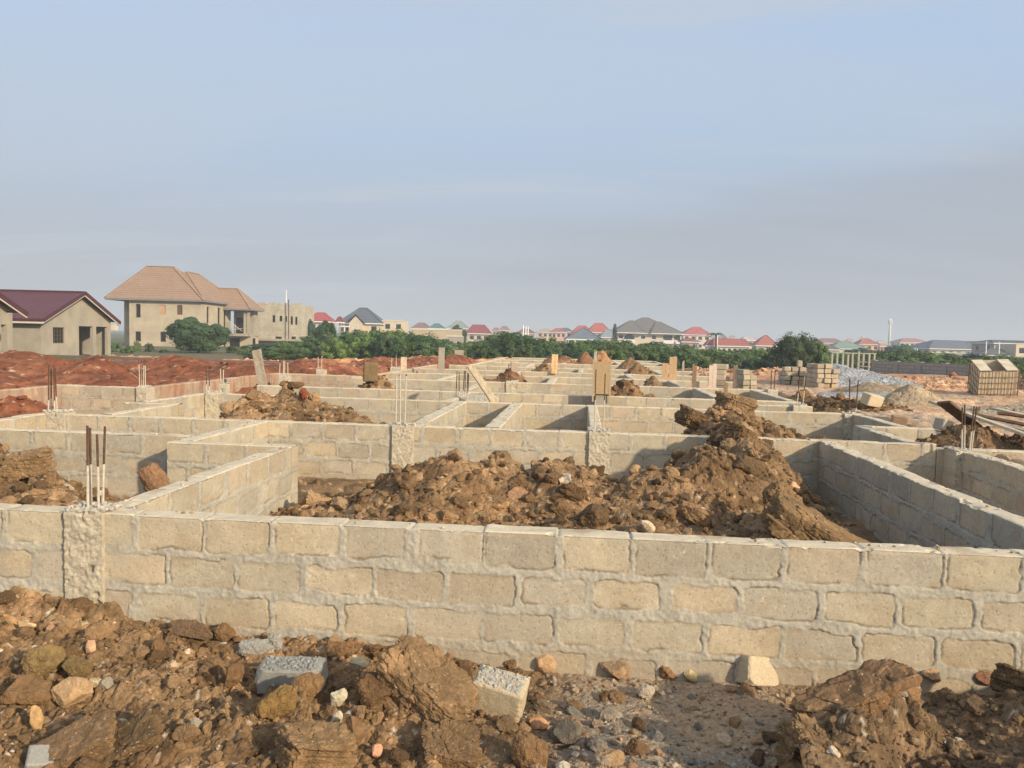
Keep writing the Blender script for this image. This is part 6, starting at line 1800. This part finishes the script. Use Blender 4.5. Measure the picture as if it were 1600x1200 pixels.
tree_px('tree', 'round dense dark green tree before the tan two storey house', 'tree', 263, 356, 495, 72, TREE[0], 'trees', .25, 1)
tree_px('tree', 'big leafy green tree standing above the bushes at right', 'tree', 1207, 1284, 515.5, 56, TREE[1], 'trees', .3, 2)
tree_px('tree', 'green bushy tree leaning on the right side of the big tree', 'tree', 1258, 1300, 534, 55, TREE[2], 'trees', .1, 3)
tree_px('tree', 'dark tall tree beside the roofless block building', 'tree', 487, 528, 500, 84, TREE[0], 'trees', .4, 4)
tree_px('tree', 'dark narrow tree against the right end of the roofless building', 'tree', 470, 492, 493, 116, TREE[0], 'trees', .6, 5)
tree_px('tree', 'dark round tree before the pale grey green roof', 'tree', 702, 731, 507, 160, TREE[0], 'trees', .6, 6)
tree_px('tree', 'dark grey green round tree beside the white mast', 'tree', 1383, 1428, 537, 170, TREE[0], 'trees', .3, 7)
tree_px('tree', 'low dark tree below the pale green roof', 'tree', 1322, 1364, 543, 165, TREE[0], 'trees', .3, 8)

# bushes: the height of their tops along the picture, two or three rows deep
prof = [(395, 541), (430, 536), (470, 527), (500, 522), (540, 516), (580, 512), (620, 513), (655, 520), (690, 530), (715, 534), (750, 528), (800, 519), (830, 525), (870, 529), (920, 529), (960, 531), (1010, 534), (1050, 533), (1100, 541), (1160, 545), (1200, 541), (1260, 541), (1320, 550), (1370, 550), (1400, 546), (1440, 548), (1480, 553), (1530, 552), (1600, 557), (1660, 560)]


def ptop(px):
    return float(np.interp(px, [p[0] for p in prof], [p[1] for p in prof]))


rg = random.Random(99)
for row, (Y0, dy, step, wpx) in enumerate(((57, 0, 24, 58), (64, -6, 28, 66), (74, -3, 34, 76), (92, 4, 44, 84))):
    px = 396 + row * 7
    while px < 1665:
        Y = Y0 + rg.uniform(-2.5, 2.5) + (4 if px < 640 else 0)
        yt = ptop(px) + {0: 11, 1: 4, 2: 0, 3: 1}[row] + rg.uniform(-3, 4)
        if px < 520 and row == 0:
            yt = max(yt, 541)
        w = wpx * rg.uniform(.8, 1.25)
        x = at_y(px, yt, Y)[0]
        if not (row == 0 and 1180 < px < 1300):
            tree_px('bush', 'leafy green bush in the thicket between the building site and the houses', 'bush', px - w / 2, px + w / 2, yt, Y, BUSH[rg.randrange(6)], 'bushes behind the building site', .0, rg.randrange(50))
        px += step * rg.uniform(.75, 1.25)
for k, (pl, pr, yt, Y) in enumerate([(142, 170, 538, 67), (168, 192, 533, 70), (186, 212, 540, 66), (205, 222, 531, 72), (225, 242, 535, 72), (245, 268, 545, 70), (352, 372, 540, 74), (366, 396, 544, 70), (120, 150, 545, 69)]):
    tree_px('bush', 'low weedy shrub before the tan house and the bungalow porch', 'bush', pl, pr, yt, Y, BUSH[[1, 4, 2, 1, 4, 5, 3, 1, 4][k]], 'weedy shrubs by the houses', .0, k)

# palm
pp = at_y(1119, 517, 150)
PM = empty('palm_tree', (pp[0], 150, 0), 'palm tree with drooping fronds by the long red roof', 'palm tree', 0, 'trees')
hgt_ = pp[2] - .6
MB().tube([(0, 0, -.3), (.1, 0, hgt_ * .5), (0, 0, hgt_)], [.28, .2, .17], 8).build('trunk', M_BARK, PM, True)
rg = random.Random(5); V = []; Fc = []; C = []
for k in range(20):
    a = k * 2.4; L = rg.uniform(1.6, 2.3); up = rg.uniform(.1, 1.0)
    for i in range(14):
        s = (i + 1) / 14; r = L * s; z = hgt_ + up * r * .7 - .42 * r * r
        for sd in (-1, 1):
            bx_, by_ = r * math.cos(a), r * math.sin(a)
            lx, ly = -math.sin(a) * sd, math.cos(a) * sd; ll = .55 * (1 - .6 * s)
            i0 = len(V)
            V += [(bx_, by_, z), (bx_ + .10 * math.cos(a), by_ + .10 * math.sin(a), z), (bx_ + lx * ll + .12 * math.cos(a), by_ + ly * ll + .12 * math.sin(a), z - .25 * ll - .1)]
            Fc.append((i0, i0 + 1, i0 + 2)); C += [np.array((.05, .085, .03)) * rg.uniform(.7, 1.3)] * 3
mk('crown', V, Fc, M_LEAF, PM, cols=np.array(C))
# thin conifer beside the big house
cp = at_y(961, 507, 190); CN = empty('conifer', (cp[0], 190, 0), 'thin dark pointed conifer left of the big grey brown roof', 'tree', 0, 'trees')
MB().tube([(0, 0, -.3), (0, 0, cp[2])], [.2, .04], 6).build('trunk', M_BARK, CN)
rg = np.random.RandomState(4); n = 900; hh = rg.rand(n); H = cp[2]
aa = rg.rand(n) * 6.28; rr = (1 - hh) * .95 * np.sqrt(rg.rand(n)) + .03
p = np.stack([rr * np.cos(aa), rr * np.sin(aa), H * (.25 + .75 * hh)], -1)
q = np.stack([p + rg.randn(n, 3) * .16 for _ in range(3)], 1).reshape(-1, 3)
mk('crown', q, np.arange(n * 3).reshape(n, 3), M_LEAF, CN, cols=np.tile((.025, .045, .02), (n * 3, 1)))

# hazy hills on the skyline
U_ = np.linspace(-1600, 2400, 90); VV = []; FF = []
for i, x in enumerate(U_):
    h = 12 + 8 * float(fbm(np.array([x * .0022]), np.array([1.0]), 4, 7)[0]) + (10 if x > 300 else 0)
    VV += [(x, 2300, -5), (x, 2450, h), (x, 2650, -5)]
for i in range(len(U_) - 1):
    a = 3 * i; FF += [(a, a + 3, a + 4, a + 1), (a + 1, a + 4, a + 5, a + 2)]
kind(mk('hills', VV, FF, simple((.10, .10, .075)), smooth=True), 'structure')

# ------------------------------------------------------------------ light, sky, air, camera
EL = math.radians(21.7); AZN = math.radians(52)       # azimuth measured from the front wall's normal toward the right
ux, vy = math.sin(AZN), -math.cos(AZN)
sx_, sy_ = W(ux, vy)
to_sun = Vector((sx_ * math.cos(EL), sy_ * math.cos(EL), math.sin(EL)))
sl = bpy.data.lights.new('sun', 'SUN'); sl.energy = 4.2; sl.angle = math.radians(1.6); sl.color = (1, .85, .63)
so = bpy.data.objects.new('sun', sl); COL.objects.link(so); so.rotation_euler = to_sun.to_track_quat('Z', 'Y').to_euler()

wd = bpy.data.worlds.new('World'); SC.world = wd; wd.use_nodes = True
nt = wd.node_tree; bg = nt.nodes['Background']
sky = N(nt, 'ShaderNodeTexSky', sky_type='NISHITA'); sky.sun_disc = False; sky.sun_elevation = EL
sky.sun_rotation = math.atan2(to_sun.x, to_sun.y); sky.dust_density = 3.0; sky.air_density = 1.0; sky.ozone_density = 1.5
tc = N(nt, 'ShaderNodeTexCoord'); sp = N(nt, 'ShaderNodeSeparateXYZ'); nt.links.new(tc.outputs['Generated'], sp.inputs[0])


def M2(op, a, b=None, clamp=False):
    n = N(nt, 'ShaderNodeMath', operation=op); n.use_clamp = clamp
    for i, q in enumerate((a, b)):
        if q is None:
            continue
        if isinstance(q, (int, float)):
            n.inputs[i].default_value = q
        else:
            nt.links.new(q, n.inputs[i])
    return n.outputs[0]


zc = M2('ADD', M2('MAXIMUM', sp.outputs['Z'], 0.0), 0.16)
cx = M2('DIVIDE', sp.outputs['X'], zc); cy = M2('DIVIDE', sp.outputs['Y'], zc)
cv = N(nt, 'ShaderNodeCombineXYZ'); nt.links.new(cx, cv.inputs[0]); nt.links.new(cy, cv.inputs[1])
mp = N(nt, 'ShaderNodeMapping'); mp.inputs['Rotation'].default_value = (0, 0, math.radians(-28)); mp.inputs['Scale'].default_value = (.22, .75, 1); mp.inputs['Location'].default_value = (3.1, .6, 0)
nt.links.new(cv.outputs[0], mp.inputs['Vector'])
n1 = noise_node(nt, 1.0, 7, .55, vec=mp.outputs['Vector'], dist=.5)
mr = N(nt, 'ShaderNodeMapRange'); mr.interpolation_type = 'SMOOTHSTEP'; mr.inputs['From Min'].default_value = .38; mr.inputs['From Max'].default_value = .62
nt.links.new(n1.outputs['Fac'], mr.inputs['Value'])
# grey haze toward the horizon, thin veil of cloud above
el = M2('MULTIPLY', sp.outputs['Z'], 1.0)
hz = N(nt, 'ShaderNodeMapRange'); hz.interpolation_type = 'SMOOTHSTEP'; hz.inputs['From Min'].default_value = -.02; hz.inputs['From Max'].default_value = .36; hz.inputs['To Min'].default_value = 1.0; hz.inputs['To Max'].default_value = 0.0
nt.links.new(sp.outputs['Z'], hz.inputs['Value'])
HAZE = (2.60, 2.74, 3.06, 1); CLOUD = (3.3, 3.65, 4.2, 1); BANK = (2.32, 2.54, 2.92, 1)
m1 = N(nt, 'ShaderNodeMix', data_type='RGBA'); nt.links.new(hz.outputs['Result'], m1.inputs['Factor'])
bl = N(nt, 'ShaderNodeMix', data_type='RGBA'); bl.inputs['Factor'].default_value = .8; bl.inputs['B'].default_value = (2.95, 3.95, 5.35, 1); nt.links.new(sky.outputs['Color'], bl.inputs['A'])
nt.links.new(bl.outputs['Result'], m1.inputs['A']); m1.inputs['B'].default_value = HAZE
mp4 = N(nt, 'ShaderNodeMapping'); mp4.inputs['Rotation'].default_value = (0, 0, math.radians(-20)); mp4.inputs['Scale'].default_value = (.55, 2.4, 1); mp4.inputs['Location'].default_value = (1.7, 4.4, 0)
nt.links.new(cv.outputs[0], mp4.inputs['Vector'])
n5 = noise_node(nt, 1.0, 8, .6, vec=mp4.outputs['Vector'], dist=.6)
s5 = N(nt, 'ShaderNodeMapRange'); s5.interpolation_type = 'SMOOTHSTEP'; s5.inputs['From Min'].default_value = .48; s5.inputs['From Max'].default_value = .70; s5.inputs['To Max'].default_value = .75
nt.links.new(n5.outputs['Fac'], s5.inputs['Value'])
m2 = N(nt, 'ShaderNodeMix', data_type='RGBA'); nt.links.new(M2('MAXIMUM', M2('MULTIPLY', mr.outputs['Result'], .45), s5.outputs['Result']), m2.inputs['Factor']); nt.links.new(m1.outputs['Result'], m2.inputs['A']); m2.inputs['B'].default_value = CLOUD
# a long grey cloud bank climbing toward the right, ragged and streaky along its upper edge
mp2 = N(nt, 'ShaderNodeMapping'); mp2.inputs['Rotation'].default_value = (0, 0, math.radians(-12)); mp2.inputs['Scale'].default_value = (.35, 1.3, 1)
nt.links.new(cv.outputs[0], mp2.inputs['Vector'])
n2 = noise_node(nt, 1.0, 8, .58, vec=mp2.outputs['Vector'], dist=.35)
edge = M2('ADD', M2('ADD', M2('MULTIPLY', sp.outputs['X'], .17), .135), M2('MULTIPLY', M2('SUBTRACT', n2.outputs['Fac'], .5), .16))
under = M2('SUBTRACT', edge, sp.outputs['Z'])
mr2 = N(nt, 'ShaderNodeMapRange'); mr2.interpolation_type = 'SMOOTHSTEP'; mr2.inputs['From Min'].default_value = -.04; mr2.inputs['From Max'].default_value = .06
nt.links.new(under, mr2.inputs['Value'])
fx = N(nt, 'ShaderNodeMapRange'); fx.interpolation_type = 'SMOOTHSTEP'; fx.inputs['From Min'].default_value = -.28; fx.inputs['From Max'].default_value = .12
nt.links.new(sp.outputs['X'], fx.inputs['Value'])
mp3 = N(nt, 'ShaderNodeMapping'); mp3.inputs['Rotation'].default_value = (0, 0, math.radians(-14)); mp3.inputs['Scale'].default_value = (.5, 3.2, 1)
nt.links.new(cv.outputs[0], mp3.inputs['Vector'])
n4 = noise_node(nt, 1.0, 7, .6, vec=mp3.outputs['Vector'], dist=.3)
st = N(nt, 'ShaderNodeMapRange'); st.inputs['From Min'].default_value = .3; st.inputs['From Max'].default_value = .7; st.inputs['To Min'].default_value = .55; st.inputs['To Max'].default_value = 1.0
nt.links.new(n4.outputs['Fac'], st.inputs['Value'])
m3 = N(nt, 'ShaderNodeMix', data_type='RGBA'); nt.links.new(M2('MULTIPLY', M2('MULTIPLY', mr2.outputs['Result'], fx.outputs['Result']), M2('MULTIPLY', st.outputs['Result'], .78)), m3.inputs['Factor']); nt.links.new(m2.outputs['Result'], m3.inputs['A']); m3.inputs['B'].default_value = BANK
# the hazy sky brightens round the sun; warm glow added out of view as soft fill
dt = N(nt, 'ShaderNodeVectorMath', operation='DOT_PRODUCT'); nt.links.new(tc.outputs['Generated'], dt.inputs[0]); dt.inputs[1].default_value = tuple(to_sun)
gl = M2('POWER', M2('MAXIMUM', dt.outputs['Value'], 0.0), 3.0)
gv = N(nt, 'ShaderNodeMix', data_type='RGBA', blend_type='ADD'); nt.links.new(gl, gv.inputs['Factor']); nt.links.new(m3.outputs['Result'], gv.inputs['A']); gv.inputs['B'].default_value = (4.6, 4.0, 3.1, 1)
nt.links.new(gv.outputs['Result'], bg.inputs['Color']); bg.inputs['Strength'].default_value = 0.125

hm = bpy.data.materials.new('haze'); hm.use_nodes = True; hn = hm.node_tree
for n in list(hn.nodes):
    if n.type == 'BSDF_PRINCIPLED':
        hn.nodes.remove(n)
pv = N(hn, 'ShaderNodeVolumePrincipled'); pv.inputs['Density'].default_value = .0011; pv.inputs['Color'].default_value = (.83, .90, .98, 1)
hn.links.new(pv.outputs['Volume'], [n for n in hn.nodes if n.type == 'OUTPUT_MATERIAL'][0].inputs['Volume'])
hb = MB().box(-4400, 4400, -4400, 4400, -8, 46).build('haze', hm); hb['kind'] = 'stuff'; hb['label'] = 'pale haze in the air over the plain'

cam = bpy.data.cameras.new('camera'); co = bpy.data.objects.new('camera', cam); COL.objects.link(co)
cam.sensor_fit = 'HORIZONTAL'; cam.sensor_width = 36; cam.lens = 36 * F / 1600; cam.clip_start = .05; cam.clip_end = 12000
c, s, cp_, sp_ = math.cos(ROLL), math.sin(ROLL), math.cos(PITCH), math.sin(PITCH)
R = Matrix(((c, -s, 0), (s * sp_, c * sp_, -cp_), (s * cp_, c * cp_, sp_)))
co.matrix_world = Matrix.Translation((0, 0, CZ)) @ R.to_4x4()
SC.camera = co
SC.view_settings.view_transform = 'Standard'; SC.view_settings.look = 'None'; SC.view_settings.exposure = 0.4; SC.view_settings.gamma = 1
SC.cycles.max_bounces = 6; SC.cycles.diffuse_bounces = 3; SC.cycles.volume_bounces = 0
SC.cycles.use_denoising = True
